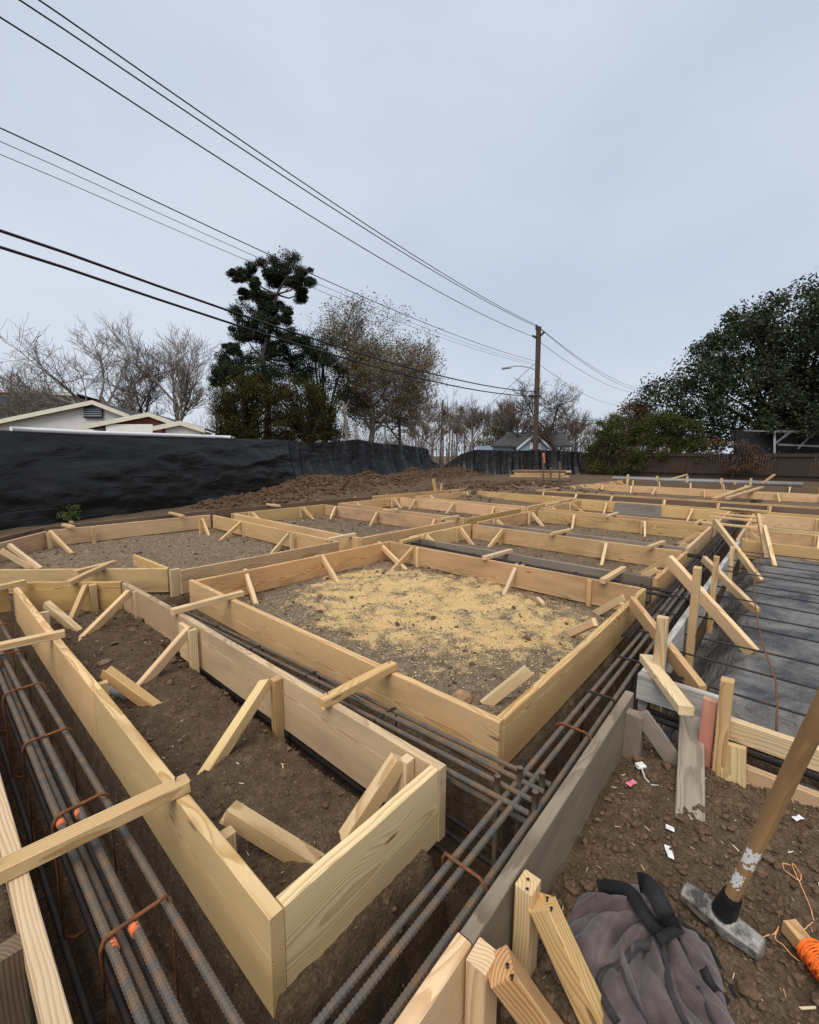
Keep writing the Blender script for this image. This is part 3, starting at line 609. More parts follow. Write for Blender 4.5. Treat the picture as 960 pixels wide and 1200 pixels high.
# white rail on top of the near tarp
sel = [i for i in range(len(V1)) if 1.25 < V1[i, -1, 0] < 6.45][::6]
tube('top_rail', [Vector(V1[i, -1])+Vector((0, 0, .03)) for i in sel], .045, WHITEP, None, 8); tag(bpy.data.objects['top_rail'], 'long white pipe lying along the top edge of the tarp fence', 'pipe')

# ------------------------------------------------------------------ trees
def frusta(segs, n=4):
    A = np.array([s[0][:] for s in segs]); B = np.array([s[1][:] for s in segs]); r0 = np.array([s[2] for s in segs]); r1 = np.array([s[3] for s in segs])
    d = B-A; d /= np.linalg.norm(d, axis=1)[:, None]+1e-9; ref = np.where(np.abs(d[:, 2:3]) < .9, [[0, 0, 1.]], [[1., 0, 0]])
    a = np.cross(d, ref); a /= np.linalg.norm(a, axis=1)[:, None]; b = np.cross(d, a); th = np.arange(n)*2*math.pi/n
    ring = np.cos(th)[None, :, None]*a[:, None]+np.sin(th)[None, :, None]*b[:, None]
    v = np.concatenate([A[:, None]+ring*r0[:, None, None], B[:, None]+ring*r1[:, None, None]], 1)
    j = np.arange(n); f = np.stack([j, (j+1) % n, n+(j+1) % n, n+j], -1)
    return v.reshape(-1, 3), (f[None]+(np.arange(len(segs))*2*n)[:, None, None]).reshape(-1, 4)
def grow(rs, p, d, Ln, r, lvl, top, segs, tips, wob=.22, upt=.06, kids=(3, 5), ratio=.62, spread=.75, rmin=.012):
    n = 4 if lvl else 6; st = Ln/n
    for i in range(n):
        d = (d+Vector((rs.gauss(0, wob), rs.gauss(0, wob), rs.gauss(0, wob)+upt))*.55).normalized(); q = p+d*st
        r2 = max(rmin, r*(1-.55/n)); segs.append((p, q, r, r2, lvl)); p, r = q, r2
        if lvl < top and i >= (2 if lvl == 0 else 1):
            for _ in range(rs.randint(*kids)-(1 if lvl else 2)):
                ax = Vector((rs.gauss(0, 1), rs.gauss(0, 1), rs.gauss(0, .55))).normalized()
                nd = (d*(1-spread*.42)+ax*spread*.8).normalized()
                grow(rs, p, nd, Ln*ratio*rs.uniform(.7, 1.15), max(rmin, r*.6), lvl+1, top, segs, tips, wob, upt, kids, ratio, spread, rmin)
    if lvl == top: tips.append(p)
BARK = simple('bare_bark', (.20, .165, .135), .9, .3, 1.5); BARKD = simple('dark_bark', (.06, .047, .038), .9, .3, 1.5); BARKR = simple('far_twigs', (.15, .115, .095), .9, .25, .6)
def leafmat(name, a, b, sc=.9):
    m = NT(name); g = m.n('ShaderNodeNewGeometry').outputs['Position']
    f = m.math('MULTIPLY_ADD', m.noise(g, sc, 3), .6, m.math('MULTIPLY', m.noise(g, 9., 2), .4))
    m.put(m.b, 'Base Color', m.ramp(f, [(.35, a), (.65, b)])); m.b.inputs['Roughness'].default_value = .85; m.b.inputs['Specular IOR Level'].default_value = .06
    return m.m
LF_PINE = leafmat('cedar_green', rgb(.02, .03, .016), rgb(.05, .062, .034)); LF_OLIVE = leafmat('olive_green', rgb(.026, .027, .008), rgb(.062, .056, .017))
LF_OAK = leafmat('oak_green', rgb(.024, .033, .017), rgb(.064, .076, .042)); LF_TAN = leafmat('tan_leaves', rgb(.1, .085, .04), rgb(.2, .15, .08)); LF_BUSH = leafmat('bush_green', rgb(.035, .042, .012), rgb(.085, .09, .03)); LF_RUST = leafmat('brown_vine_leaves', rgb(.07, .042, .025), rgb(.14, .09, .055))
LF_WEED = leafmat('weed_green', rgb(.06, .085, .025), rgb(.14, .16, .06), 9)
def leaves(centers, radii, counts, size, rg, flat=.75):
    cs = np.repeat(np.asarray(centers), counts, 0); rr = np.repeat(np.asarray(radii), counts); n = len(cs)
    d = rg.normal(size=(n, 3)); d /= np.linalg.norm(d, axis=1)[:, None]; d *= (rg.uniform(0, 1, n)**.45*(1+.3*np.maximum(0, rg.normal(0, 1, n))))[:, None]; d[:, 2] *= flat
    p = cs+d*rr[:, None]
    u = rg.normal(size=(n, 3)); u /= np.linalg.norm(u, axis=1)[:, None]; w_ = np.cross(u, rg.normal(size=(n, 3))); w_ /= np.linalg.norm(w_, axis=1)[:, None]+1e-9
    s = size*rg.uniform(.6, 1.4, n)[:, None]
    V = np.stack([p-u*s, p+w_*s*.55, p+u*s, p-w_*s*.55], 1)
    return V.reshape(-1, 3), np.arange(4*n).reshape(-1, 4)
def put_tree(name, base, label, group, trunk, crown, cmat, bark, leaf=None):
    b = Vector(base); o = thing(name, b, label, 'tree' if 'tree' in name or 'oak' in name else 'bush', group)
    if trunk: v, f = frusta(trunk, 6); link('trunk', npmesh('trunk', v-np.array(b), f, bark, True), o, Matrix.Translation(b))
    if crown: v, f = frusta(crown, 4); link('crown', npmesh('crown', v-np.array(b), f, bark, False), o, Matrix.Translation(b))
    if leaf: v, f = leaf; link('foliage', npmesh('foliage', v-np.array(b), f, cmat, False), o, Matrix.Translation(b))
    return o
def base_at(px, d, z=-.3): p = far((px, 534), d); return Vector((p.x, p.y, z))
def bare(px, d, top_row, label, seed, group=None, bark=BARK, r=.22, lev=4, lean=(0, 0), spread=.75, kids=(3, 4), leaf=None, cmat=None, ratio=.6):
    rs = random.Random(seed*3+1); b = base_at(px, d); H_ = far((px, top_row), d).z+.3; segs, tips = [], []
    grow(rs, b, Vector((lean[0], lean[1], 1)).normalized(), H_*.46, r, 0, lev, segs, tips, spread=spread, kids=kids, ratio=ratio, wob=.17, upt=.17, rmin=.0075*d/34)
    zmax = max(t.z for t in tips); s = H_/(zmax+.3)
    segs = [(b+(p-b)*s, b+(q-b)*s, a*1., c*1., l) for p, q, a, c, l in segs]; tips = [b+(t-b)*s for t in tips]
    lf = None
    if leaf: rg = np.random.default_rng(seed); lf = leaves([t[:] for t in tips], np.full(len(tips), leaf[1]), leaf[0], leaf[2], rg)
    return put_tree('bare_tree' if not leaf else 'thinning_tree', b, label, group, [s_ for s_ in segs if s_[4] <= 1], [s_ for s_ in segs if s_[4] > 1], cmat, bark, lf)
bare(150, 34, 374, 'bare pale-barked tree rising behind the white gabled house', 11, r=.24, spread=.9)
bare(218, 36, 377, 'bare grey tree with upright limbs between the red gable and the cedars', 12, r=.24, spread=.7)
bare(178, 38, 395, 'bare tree with a dark crooked trunk above the red gable', 13, bark=BARKD, r=.22, spread=.8)
bare(28, 40, 425, 'small bare tree beyond the dark roof', 14, r=.14)
bare(255, 44, 430, 'slender bare tree at the left edge of the cedar clump', 15, bark=BARKR, r=.14)
bare(432, 37, 349, 'broad tree with a few tan leaves right of the tall cedar', 16, bark=BARK, r=.3, spread=.95, leaf=(4, .55, .075), cmat=LF_TAN, kids=(3, 5))
bare(470, 40, 400, 'bare tree with hanging twigs right of the tan-leaved tree', 17, bark=BARKR, r=.2, spread=.95)
for i, (px, d, tr) in enumerate(((508, 58, 452), (535, 66, 470), (556, 70, 462), (580, 72, 474), (600, 60, 462), (490, 66, 470), (655, 62, 468), (735, 60, 470), (770, 66, 480), (718, 52, 478))):
    bare(px, d, tr, 'brown bare tree in the distant wood behind the tarps', 30+i, 'distant bare trees', BARKR, .18, 4)
bare(604, 52, 452, 'bare crooked tree directly behind the blue house left of the pole', 50, bark=BARKD, r=.2, spread=.9)
bare(668, 44, 440, 'crooked bare tree with long bent limbs right of the pole', 51, bark=BARKD, r=.28, lean=(-.3, .35), spread=1.0)
rg = np.random.default_rng(90); nS = 9500; tw = []
for i in range(nS):
    px = rg.uniform(-60, 790); d = rg.uniform(55, 90); row = 531-abs(rg.normal(0, 1))*14*(1.2+.5*math.sin(px*.05)+.4*math.sin(px*.13+2))
    a_ = far((px, row), d); L_ = rg.uniform(.5, 1.7); q_ = a_+Vector((rg.normal(0, .45), rg.normal(0, .45), 1)).normalized()*L_; tw.append((a_, q_, .03, .012))
    if i % 12 == 0: tw.append((Vector((a_.x, a_.y, -.3)), a_, .09, .04))
v, f = frusta(tw, 4); tag(link('distant_wood', npmesh('distant_wood', v, f, BARKR)), 'brown twiggy undergrowth of the far-off wood', 'undergrowth', kind='stuff')
# tall cedar
rg = np.random.default_rng(21); b = base_at(312, 33); rs = random.Random(5)
cl = [(290, 320, 13), (313, 312, 14), (342, 314, 19), (358, 326, 12), (352, 345, 10), (328, 330, 13), (278, 324, 9), (305, 350, 11), (322, 356, 13), (292, 372, 19), (318, 380, 16), (284, 388, 14), (306, 402, 19), (338, 396, 14), (355, 402, 15), (262, 424, 14), (285, 424, 17), (312, 432, 20), (345, 428, 22), (270, 410, 9), (375, 420, 18), (258, 445, 12), (330, 455, 22), (300, 335, 8), (312, 365, 12), (335, 370, 11), (300, 388, 14), (326, 412, 16), (298, 446, 18), (270, 436, 14), (322, 322, 10), (345, 330, 11), (286, 345, 7)]
k = b.length; cc = [far((x, y), 33+rg.uniform(-1.3, 1.3)) for x, y, r in cl]; rad = [r/F*33 for _, _, r in cl]
axis = [b, far((314, 470), 33), far((308, 420), 33), far((318, 380), 33.2), far((324, 345), 33), far((340, 318), 33)]
tr_ = [(axis[i], axis[i+1], .26-.042*i, .22-.042*i) for i in range(5)]; lm = []
for c_ in cc:
    j = min(axis[1:], key=lambda a: (a-c_).length+max(0, a.z-c_.z)*2); md = j.lerp(c_, .5)+Vector((0, 0, -.25)); lm += [(j, md, .07, .05), (md, c_, .05, .025)]
    for _ in range(5): lm.append((c_, c_+Vector((rs.gauss(0, .28), rs.gauss(0, .28), rs.gauss(0, .2))), .03, .012))
subc, subr = [], []
for c_, r_ in zip(cc, rad):
    for _ in range(13):
        dv = Vector((rs.gauss(0, 1), rs.gauss(0, 1), rs.gauss(0, .8))).normalized(); subc.append((c_+dv*r_*rs.uniform(.35, .85))[:]); subr.append(r_*rs.uniform(.25, .5))
put_tree('cedar_tree', b, 'tall dark cedar with clumped tufts on top, the tallest tree', None, tr_, lm, LF_PINE, BARKD, leaves(subc, subr, 420, .048, rg, .75))
def mass(name, outline, d, ddep, n, rad, per, size, mat, label, seed, basepx, bark=BARKD, group=None, trunks=1, r=.3):
    """a leafy crown filling the outline given in the picture at distance d, some metres deep"""
    rs = random.Random(seed); rg = np.random.default_rng(seed); ol = outline; cs, rr = [], []
    x0, x1 = min(p[0] for p in ol), max(p[0] for p in ol); y0, y1 = min(p[1] for p in ol), max(p[1] for p in ol)
    def inside(x, y):
        c = False; j = len(ol)-1
        for i in range(len(ol)):
            if (ol[i][1] > y) != (ol[j][1] > y) and x < (ol[j][0]-ol[i][0])*(y-ol[i][1])/(ol[j][1]-ol[i][1])+ol[i][0]: c = not c
            j = i
        return c
    while len(cs) < n:
        x, y = rs.uniform(x0, x1), rs.uniform(y0, y1)
        if inside(x, y): cs.append(far((x, y), d+rs.uniform(-ddep, ddep))[:]); rr.append(rad*rs.uniform(.55, 1.3))
    b = base_at(basepx, d); segs = []
    for t in range(trunks):
        bb = b+Vector((rs.uniform(-.6, .6), rs.uniform(-.6, .6), 0))*(t > 0); mid = bb+Vector((rs.uniform(-.5, .5), rs.uniform(-.5, .5), 2.2)); segs.append((bb, mid, r, r*.75))
    lm = []
    for c_ in cs[::(2 if n < 200 else 11)]:
        c_ = Vector(c_); s0 = rs.choice(segs)[1]; md = s0.lerp(c_, .55)+Vector((0, 0, .4)); lm += [(s0, md, r*.4, r*.22), (md, c_, r*.22, .03)]
    return put_tree(name, b, label, group, segs, lm, mat, bark, leaves(cs, rr, per, size, rg, .8))
mass('cedar_tree', [(255, 515), (252, 470), (268, 450), (290, 436), (318, 452), (330, 480), (335, 515)], 30, 1.5, 110, .7, 260, .055, LF_OLIVE, 'squat olive-green cedar under the tall cedar, nearer the house', 61, 292)
mass('cedar_tree', [(318, 515), (322, 468), (345, 440), (372, 450), (390, 470), (402, 515)], 31, 1.5, 105, .7, 260, .055, LF_OLIVE, 'squat olive-green cedar left of the broken pale trunk', 62, 362)
mass('cedar_tree', [(335, 440), (350, 392), (372, 385), (392, 400), (408, 440), (410, 515), (385, 515)], 34.5, 1.2, 85, .7, 220, .055, LF_PINE, 'dark green cedar tucked between the tall cedar and the tan-leaved tree', 63, 380)
b = base_at(408, 29.5); put_tree('broken_tree', b, 'pale broken tree trunk standing just behind the tarp', None, [(b, far((406, 498), 29.5), .14, .12), (far((406, 498), 29.5), far((402, 470), 29.5), .12, .07)], [(far((406, 490), 29.5), far((397, 474), 29.5), .06, .02), (far((404, 480), 29.5), far((410, 468), 29.5), .05, .02)], None, BARK)
# big evergreen oak and scrub along the wooden fence
mass('evergreen_oak', [(752, 470), (765, 452), (800, 440), (812, 405), (838, 382), (872, 364), (905, 352), (940, 340), (985, 318), (1060, 300), (1150, 330), (1210, 420), (1200, 500), (1000, 508), (900, 512), (850, 525), (800, 520), (760, 505)], 41, 4.5, 620, 1.0, 210, .105, LF_OAK, 'huge dark evergreen oak spreading over the brown wooden fence', 71, 930, trunks=3, r=.5)
mass('roadside_bush', [(690, 552), (688, 505), (705, 488), (730, 486), (750, 500), (752, 552)], 36.5, 1.0, 95, .5, 240, .055, LF_BUSH, 'yellow-green bush swallowing the fence end right of the far tarp', 72, 718, r=.08)
mass('roadside_bush', [(745, 550), (745, 500), (765, 485), (800, 490), (830, 505), (832, 548)], 36.3, .9, 100, .5, 240, .055, LF_BUSH, 'dark leafy scrub along the fence below the oak', 73, 788, r=.08)
mass('roadside_bush', [(828, 540), (832, 512), (850, 520), (872, 518), (905, 528), (900, 545), (860, 550)], 34.6, .4, 26, .35, 90, .05, LF_RUST, 'thin brown vines climbing the wooden fence beside the carport', 76, 860, r=.05)
mass('roadside_bush', [(715, 500), (730, 474), (752, 470), (768, 486), (760, 506)], 40, 1.0, 40, .6, 70, .09, LF_RUST, 'rusty brown vine-covered bush between the pole and the oak', 74, 740, r=.08)
mass('roadside_bush', [(560, 524), (565, 500), (580, 492), (598, 500), (602, 524)], 64, 1.5, 26, .8, 120, .12, LF_BUSH, 'small round green tree left of the blue house', 75, 581, r=.1)
# weed clump at the foot of the tarp
b = at((73, 609), -.2); b.z = gz1(b.x, b.y); wt = thing('weed_clump', b, 'small green weed clump growing at the foot of the tarp', 'weed'); rg = np.random.default_rng(81); n = 1500
v, f = leaves([(rg.normal(0, .15), rg.normal(0, .1), .06+abs(rg.normal(0, .12))) for _ in range(46)], np.full(46, .08), 80, .017, rg)
link('leaf_tuft', npmesh('leaf_tuft', v, f, LF_WEED), wt, Matrix.Translation(b))

# ------------------------------------------------------------------ houses
def dp(p, k): return CAM+ray(*p)*k
def siding(name, col, dark):
    m = NT(name); g = m.n('ShaderNodeNewGeometry').outputs['Position']; z = m.n('ShaderNodeSeparateXYZ', {0: g}).outputs[2]
    fr = m.math('FRACT', m.math('MULTIPLY', z, 6.5)); m.put(m.b, 'Base Color', m.mix(m.math('MULTIPLY', m.ramp(m.noise(g, 2.5, 5), [(.35, G(0)), (.7, G(1))]), .35), col, dark))
    m.b.inputs['Roughness'].default_value = .7; m.bump(fr, 1., .02); return m.m
SIDE = siding('white_siding', rgb(.78, .77, .73), rgb(.55, .52, .46)); SIDEB = siding('pale_blue_siding', rgb(.42, .56, .70), rgb(.33, .44, .56)); SIDER = siding('red_gable_boards', rgb(.22, .055, .04), rgb(.14, .035, .028))
SHING = simple('grey_shingles', (.055, .055, .058), .9, .3, 2.5, bump=.5, bdist=.02); SHINGB = simple('dark_shingles', (.022, .022, .024), .9, .3, 2.5); TRIM = simple('cream_trim', (.66, .62, .5), .6, .08, 2); DARKW = simple('dark_window', (.02, .022, .025), .2, .2, 2, spec=.6); INSHADE = simple('dark_interior_shade', (.012, .012, .013), .8, .2, 2)
BACK = Vector((math.cos(PHI+.25), math.sin(PHI+.25), 0))
def prism(name, poly, depth, mat, parent):
    """polygon in space pushed back into a solid"""
    o = sum(poly, Vector())/len(poly); n = len(poly); v = [p-o for p in poly]+[p-o+depth for p in poly]
    f = [tuple(range(n)), tuple(reversed(range(n, 2*n)))]+[(i, i+n, (i+1) % n+n, (i+1) % n) for i in range(n)]
    me = mesh(name, v, f, mat); bm = bmesh.new(); bm.from_mesh(me); bmesh.ops.recalc_face_normals(bm, faces=bm.faces); bm.to_mesh(me); bm.free()
    return link(name, me, parent, Matrix.Translation(o))
def gable_house(name, k, l, a, r, wl, wr, label, wall, depth, ovh=.35, th=.16, roof=SHING, trim=TRIM):
    """l, a, r: pixels of left eave, ridge and right eave of the gable facing us, at depth k; wl, wr wall columns"""
    Lp, Ap, Rp = dp(l, k), dp(a, k), dp(r, k); fl_ = lambda p: Vector((p.x, p.y, -.4))
    def on(px):
        t = (px-l[0])/(a[0]-l[0]) if px < a[0] else None
        return Lp.lerp(Ap, t) if t is not None else Ap.lerp(Rp, (px-a[0])/(r[0]-a[0]))
    WL, WR = on(wl), on(wr); o = thing(name, fl_(Lp.lerp(Rp, .5)), label, 'house')
    dn = Vector((0, 0, -th)); bk = BACK*depth
    poly = [fl_(WL), fl_(WR), WR+dn, Ap+dn, WL+dn]; prism('wall', [p+BACK*ovh for p in poly], bk, wall, o)
    rf_ = None
    for e, s in ((Lp, -1), (Rp, 1)):
        x = prism('roof', [e, Ap, Ap+dn*.5, e+dn*.5], bk+BACK*ovh*2, roof, o); prism('fascia', [e-BACK*.03, Ap-BACK*.03, Ap+dn*1.25-BACK*.03, e+dn*1.25-BACK*.03], BACK*.06, trim, x)
    return o, lambda px, py: CAM+ray(px, py)*(k/1.0)
def pane(o, rect, k, mat, name='window', push=-.02, fr=None):
    (x0, y0, x1, y1) = rect; q = [dp((x0, y1), k)+BACK*push, dp((x1, y1), k)+BACK*push, dp((x1, y0), k)+BACK*push, dp((x0, y0), k)+BACK*push]
    w_ = prism(name, q, BACK*.06, mat, o)
    return w_
h1, _ = gable_house('white_house', 21, (-95, 511), (108, 469), (152, 486), -70, 146, 'white clapboard house with a low gable and attic vent behind the tarp', SIDE, 9)
v_ = pane(h1, (98, 475, 120, 490), 21.3, INSHADE, 'attic_vent')
for i in range(5): prism('louvre', [dp((98.5, 477.5+i*2.6), 21.3)-BACK*.05, dp((119.5, 477.5+i*2.6), 21.3)-BACK*.05, dp((119.5, 476.3+i*2.6), 21.3)-BACK*.05, dp((98.5, 476.3+i*2.6), 21.3)-BACK*.05], BACK*.03, GALV, v_)
pane(h1, (34, 501, 46, 506), 21.3, DARKW)
h2, _ = gable_house('red_gable_porch', 20, (92, 499), (174, 483), (204, 494), 118, 201, 'low porch wing with a dark red gable against the white house', SIDER, 4, ovh=.25)
pane(h2, (123, 497, 178, 508), 20.0, SIDE, 'wall_band', push=.1)
h3, _ = gable_house('small_porch', 19.3, (179, 499.5), (211, 493), (240, 502), 192, 233, 'small white gabled porch at the end of the house', SIDE, 2.5, ovh=.2)
h4, _ = gable_house('dark_roof_house', 34, (-160, 478), (-30, 455), (90, 461), -150, 80, 'house with a dark shingle roof beyond the white house', SIDE, 6, roof=SHINGB)
q = [dp((-60, 474), 32), dp((80, 474), 32), dp((84, 460), 35), dp((-60, 454), 35)]; prism('front_roof', q, Vector((0, 0, -.15)), SHINGB, h4)
h5, _ = gable_house('blue_house', 46, (606, 525), (628, 507), (646, 525), 609, 643, 'pale blue gabled house with a grey roof behind the far tarp', SIDEB, 6, ovh=.3, th=.2, trim=WHITEP)
q = [dp((575, 522), 46.5), dp((672, 522), 46.5), dp((660, 506.5), 50), dp((596, 506.5), 50)]; prism('hip_roof', q, Vector((0, 0, -.2)), SHING, h5)
q = [dp((578, 522), 46.9), dp((606, 522), 46.9), dp((606, 534), 46.9), dp((578, 534), 46.9)]; prism('side_wall', q, BACK*4, SIDEB, h5)
pane(h5, (621, 519, 634, 526), 46.2, WHITEP); 
sh = thing('carport_frame', base_at(930, 37), 'dark carport with pale metal beams behind the wooden fence', 'carport')
q = [dp((872, 503), 27.6), dp((990, 500), 27.6), dp((990, 535), 27.6), dp((872, 535), 27.6)]; prism('interior_shade_panel', [p+BACK*.5 for p in q], BACK*.2, INSHADE, sh)  # near-black panel: the shade inside the carport put into its colour
for a_, b_, r_ in (((908, 505.5), (985, 506), .08), ((872, 504.5), (915, 506), .05), ((912, 521), (985, 524), .07), ((908, 520), (928, 505), .06), ((935, 526), (955, 505), .05), ((908, 505), (908, 540), .07), ((975, 505), (975, 540), .07)):
    stick('beam', dp(a_, 27.6), dp(b_, 27.6), r_*1.6, r_*1.6, GALV, sh)

# ------------------------------------------------------------------ wooden fence at the far end
fn = thing('wooden_fence', (35, 2, -.3), 'dark brown wooden board fence at the far side of the plot', 'fence')
for i in range(11):
    y1 = 12.4-i*2.4; y0 = y1-2.38
    stick('post', (35.12, y1, -.4), (35.12, y1, 1.55), .1, .1, FENCEW, fn, up=(1, 0, 0))
    for z in (.1, 1.25): stick('fence_rail', (34.97, y1, z), (34.97, y0, z), .05, .09, FENCEW, fn)
    bm_v, bm_f = [], []
    for j in range(17):
        y = y1-.01-j*.14; zt = 1.42+random.uniform(-.03, .03); dx = random.uniform(0, .012); k0 = len(bm_v)
        for xx_ in (35.02+dx, 35.04+dx):
            bm_v += [(xx_, y, -.35), (xx_, y-.132, -.35), (xx_, y-.132, zt), (xx_, y, zt)]
        bm_f += [(k0, k0+1, k0+2, k0+3), (k0+7, k0+6, k0+5, k0+4), (k0+3, k0+2, k0+6, k0+7), (k0, k0+3, k0+7, k0+4), (k0+1, k0+5, k0+6, k0+2)]
    c_ = Vector((35, (y0+y1)/2, .5)); tag(link('board_panel', mesh('board_panel', [Vector(p)-c_ for p in bm_v], bm_f, FENCEW), fn, Matrix.Translation(c_)), kind='stuff')

# ------------------------------------------------------------------ utility pole and wires
pb = base_at(627.5, 39); pt = far((631.5, 383), 39)
pl = thing('utility_pole', pb, 'tall brown wooden utility pole with a street lamp arm', 'utility pole')
stick('shaft', pb, pt, .36, .36, POLEW, pl, bev=.09, cuts=6)
def pp(x, y): return far((x, y), 38.85)
lampa = tube('lamp_arm', [pp(628, 434), pp(622, 431), pp(612, 429), pp(603, 429), pp(596, 430.5)], .045, GALV, pl, 7)
hd = stick('lamp_head', pp(599, 430.5), pp(588, 432), .22, .16, GALV, lampa, bev=.05)
for a_, b_ in (((629, 381), (628.5, 386)), ((624, 393.5), (628.5, 395)), ((638, 389), (634, 393)), ((620, 464), (630, 464))): tube('insulator', [pp(*a_), pp(*b_)], .09, NAILM, pl, 8)
tube('guy_wire', [pp(627, 426), pp(570, 478)], .02, WIRE, pl, 5)
def wire(pole_px, left, right, r, sag, label, dl=13., dr=85., mid=None):
    a = pp(*pole_px); pts = []
    l_ = far(left, dl); far_l = l_+(l_-a)*.45; far_l.z = l_.z+.15
    for i in range(25): t = i/24; p = far_l.lerp(a, t); tt = max(0, min(1, (t-.31)/.69)); p.z -= sag*4*tt*(1-tt); pts.append(p)
    if right:
        b = far(right, dr)
        for i in range(1, 13): t = i/12; p = a.lerp(b, t); p.z -= 1.1*4*t*(1-t); pts.append(p)
    tag(tube('power_line', pts, r, WIRE, None, 5), label, 'cable')
wire((629, 381), (0, 10), (760, 457), .019, .5, 'topmost thin power line, meeting the very top of the pole')
wire((632, 384), (0, 27), (757, 459), .019, .5, 'second power line, just under the topmost one')
wire((624, 394), (0, 59), (752, 461), .019, .6, 'third power line, ending at the insulator left of the pole top')
wire((627, 423), (0, 191), (735, 475), .015, .5, 'power line at the height of the lamp arm, uppermost of three faint ones')
wire((627, 426), (0, 208), None, .008, .5, 'faint thin cable under the line at the lamp arm')
wire((627, 428), (0, 226), None, .008, .5, 'faint thin cable, lowest of the three near the lamp arm')
wire((628, 459), (0, 297), (705, 490), .036, .7, 'thick black telephone cable, upper of the low pair', dr=60)
wire((622, 464), (0, 316), (708, 494), .036, .7, 'thick black telephone cable, lower of the low pair', dr=60)
p0, p1 = base_at(516, 47), far((519, 469), 47); o = thing('thin_post', p0, 'thin dark post standing alone behind the tarp gap', 'post'); stick('shaft', p0, p1, .16, .16, POLEW, o, bev=.04); tube('top_bracket', [p1+Vector((0, 0, -.1)), p1+Vector((.3, .1, .05))], .03, NAILM, o, 6)

# ------------------------------------------------------------------ pipe, lumber pile, marker stakes near the far end
gp = thing('long_pipe', (24.4, 3, 0), 'long grey pipe propped on stakes in front of the brown fence', 'pipe')
tube('pipe', [at((718, 560.5), .0), at((800, 563.5), .0), at((941, 568), .0)], .11, PVC, gp, 10)
for px in (737, 771, 806, 846, 862, 880): a_ = at((px, 562+(px-720)*.03), 0); stick('stake', (a_.x-.18, a_.y, -.4), (a_.x-.18, a_.y, .12+.25*random.random()), .09, .09, PINE3, gp, up=(1, 0, 0))
ls = thing('lumber_stack', at((630, 561), -.1), 'stack of spare planks on the earth below the utility pole', 'lumber stack')
for i in range(9):
    c0 = at((601+random.uniform(-4, 6), 561), -.1); c1 = at((662+random.uniform(-6, 4), 561.5), -.1); z = .05+(i//3)*.13; dx = (i % 3)*.3
    stick('plank', (c0.x+dx, c0.y, z), (c1.x+dx, c1.y, z), .27, .11, random.choice([PINE2, BROWNW, PINE]), ls)
for px, r0_, r1_, mt_, lab in ((637, 531, 562, ORANGEP, 'marker stake with an orange top in front of the lumber stack'), (645.5, 548, 562, BROWNW, 'short brown marker stake beside the orange-topped stake'), (656, 541, 563, BROWNW, 'tall thin brown marker stake at the end of the lumber stack')):
    a_ = at((px, r1_), -.1); t_ = far((px, r0_), math.hypot(a_.x, a_.y)); o = thing('marker_stake', (a_.x, a_.y, -.3), lab, 'stake'); sft = stick('shaft', (a_.x, a_.y, -.4), t_, .07, .07, BROWNW, o, up=(1, 0, 0)); stick('tip', (a_.x, a_.y, t_.z-.5), t_+Vector((0, 0, .01)), .085, .085, mt_, o, up=(1, 0, 0))
a_ = at((512, 575), .0); o = thing('marker_stake', (a_.x, a_.y, -.2), 'split stake poking from the earth heap behind the back forms', 'stake'); stick('shaft', (a_.x, a_.y, -.3), far((508, 561), math.hypot(a_.x, a_.y)), .09, .07, PINE2, o); stick('split_piece', (a_.x+.05, a_.y-.1, -.2), far((518, 566), math.hypot(a_.x, a_.y)), .06, .05, PINE2, o)
for (a_, b_, lab) in (((836, 585), (879, 570), 'loose plank slanting over the brown weathered form boards'), ((852, 584), (893, 571), 'second loose plank crossing beside the slanting one on the brown boards'), ((783, 562), (806, 556), 'loose stick leaning on the long grey pipe'), ((893, 567), (908, 556), 'splintered stick leaning on the end of the long grey pipe')):
    p_, q_ = at(a_, .03), at(b_, .06)
    if a_[1] < 570: q_ = far(b_, math.hypot(p_.x, p_.y)+.3)
    o = thing('loose_plank', p_.lerp(q_, .5), lab, 'plank'); stick('plank', p_, q_, .14 if a_[1] > 570 else .09, .06, PINE2, o, chip=.02)
fl = thing('field_fence', base_at(515, 60), 'pale wire fence seen through the gap between the tarps', 'fence')
for px in (500, 512, 524, 536): stick('post', far((px, 541), 60), far((px, 526), 60), .1, .1, GALV, fl, up=(1, 0, 0))
for r_ in (527, 532, 537): stick('wire_rail', far((494, r_), 60), far((542, r_), 60), .05, .06, GALV, fl)

def smooth(P, k=6):
    out = []
    for i in range(len(P)-1):
        a, b_, c_, d_ = P[max(i-1, 0)], P[i], P[i+1], P[min(i+2, len(P)-1)]
        for j in range(k): t = j/k; out.append(.5*((2*b_)+(c_-a)*t+(2*a-5*b_+4*c_-d_)*t*t+(3*b_-a-3*c_+d_)*t**3))
    return out+[P[-1]]
# ------------------------------------------------------------------ sledgehammer
hm = thing('sledgehammer', at((848, 1070), -.24), 'sledgehammer with scuffed steel head and wooden handle standing on the dirt', 'sledgehammer')
h0 = at((815, 1052), -.2); h1_ = at((878, 1100), -.2); hc = h0.lerp(h1_, .5); ax_ = (h1_-h0); ax_.z = 0; ax_.normalize()
hc.z = -.205; tip = CAM+ray(1016, 722)*.88; hd_ = (tip-hc).normalized(); sd_ = hd_.cross(ax_).normalized(); upv = ax_.cross(sd_).normalized()
if upv.z < 0: upv = -upv
sec = [(-.098, .022), (-.094, .029), (-.062, .031), (-.044, .0335), (-.02, .0355), (.02, .0355), (.044, .0335), (.062, .031), (.094, .029), (.098, .022)]
V, Fh = [], []
for s_, r_ in sec:
    for i in range(8):
        a_ = math.pi/8+i*math.pi/4; V.append(ax_*s_+(sd_*math.cos(a_)+upv*math.sin(a_))*r_*1.08)
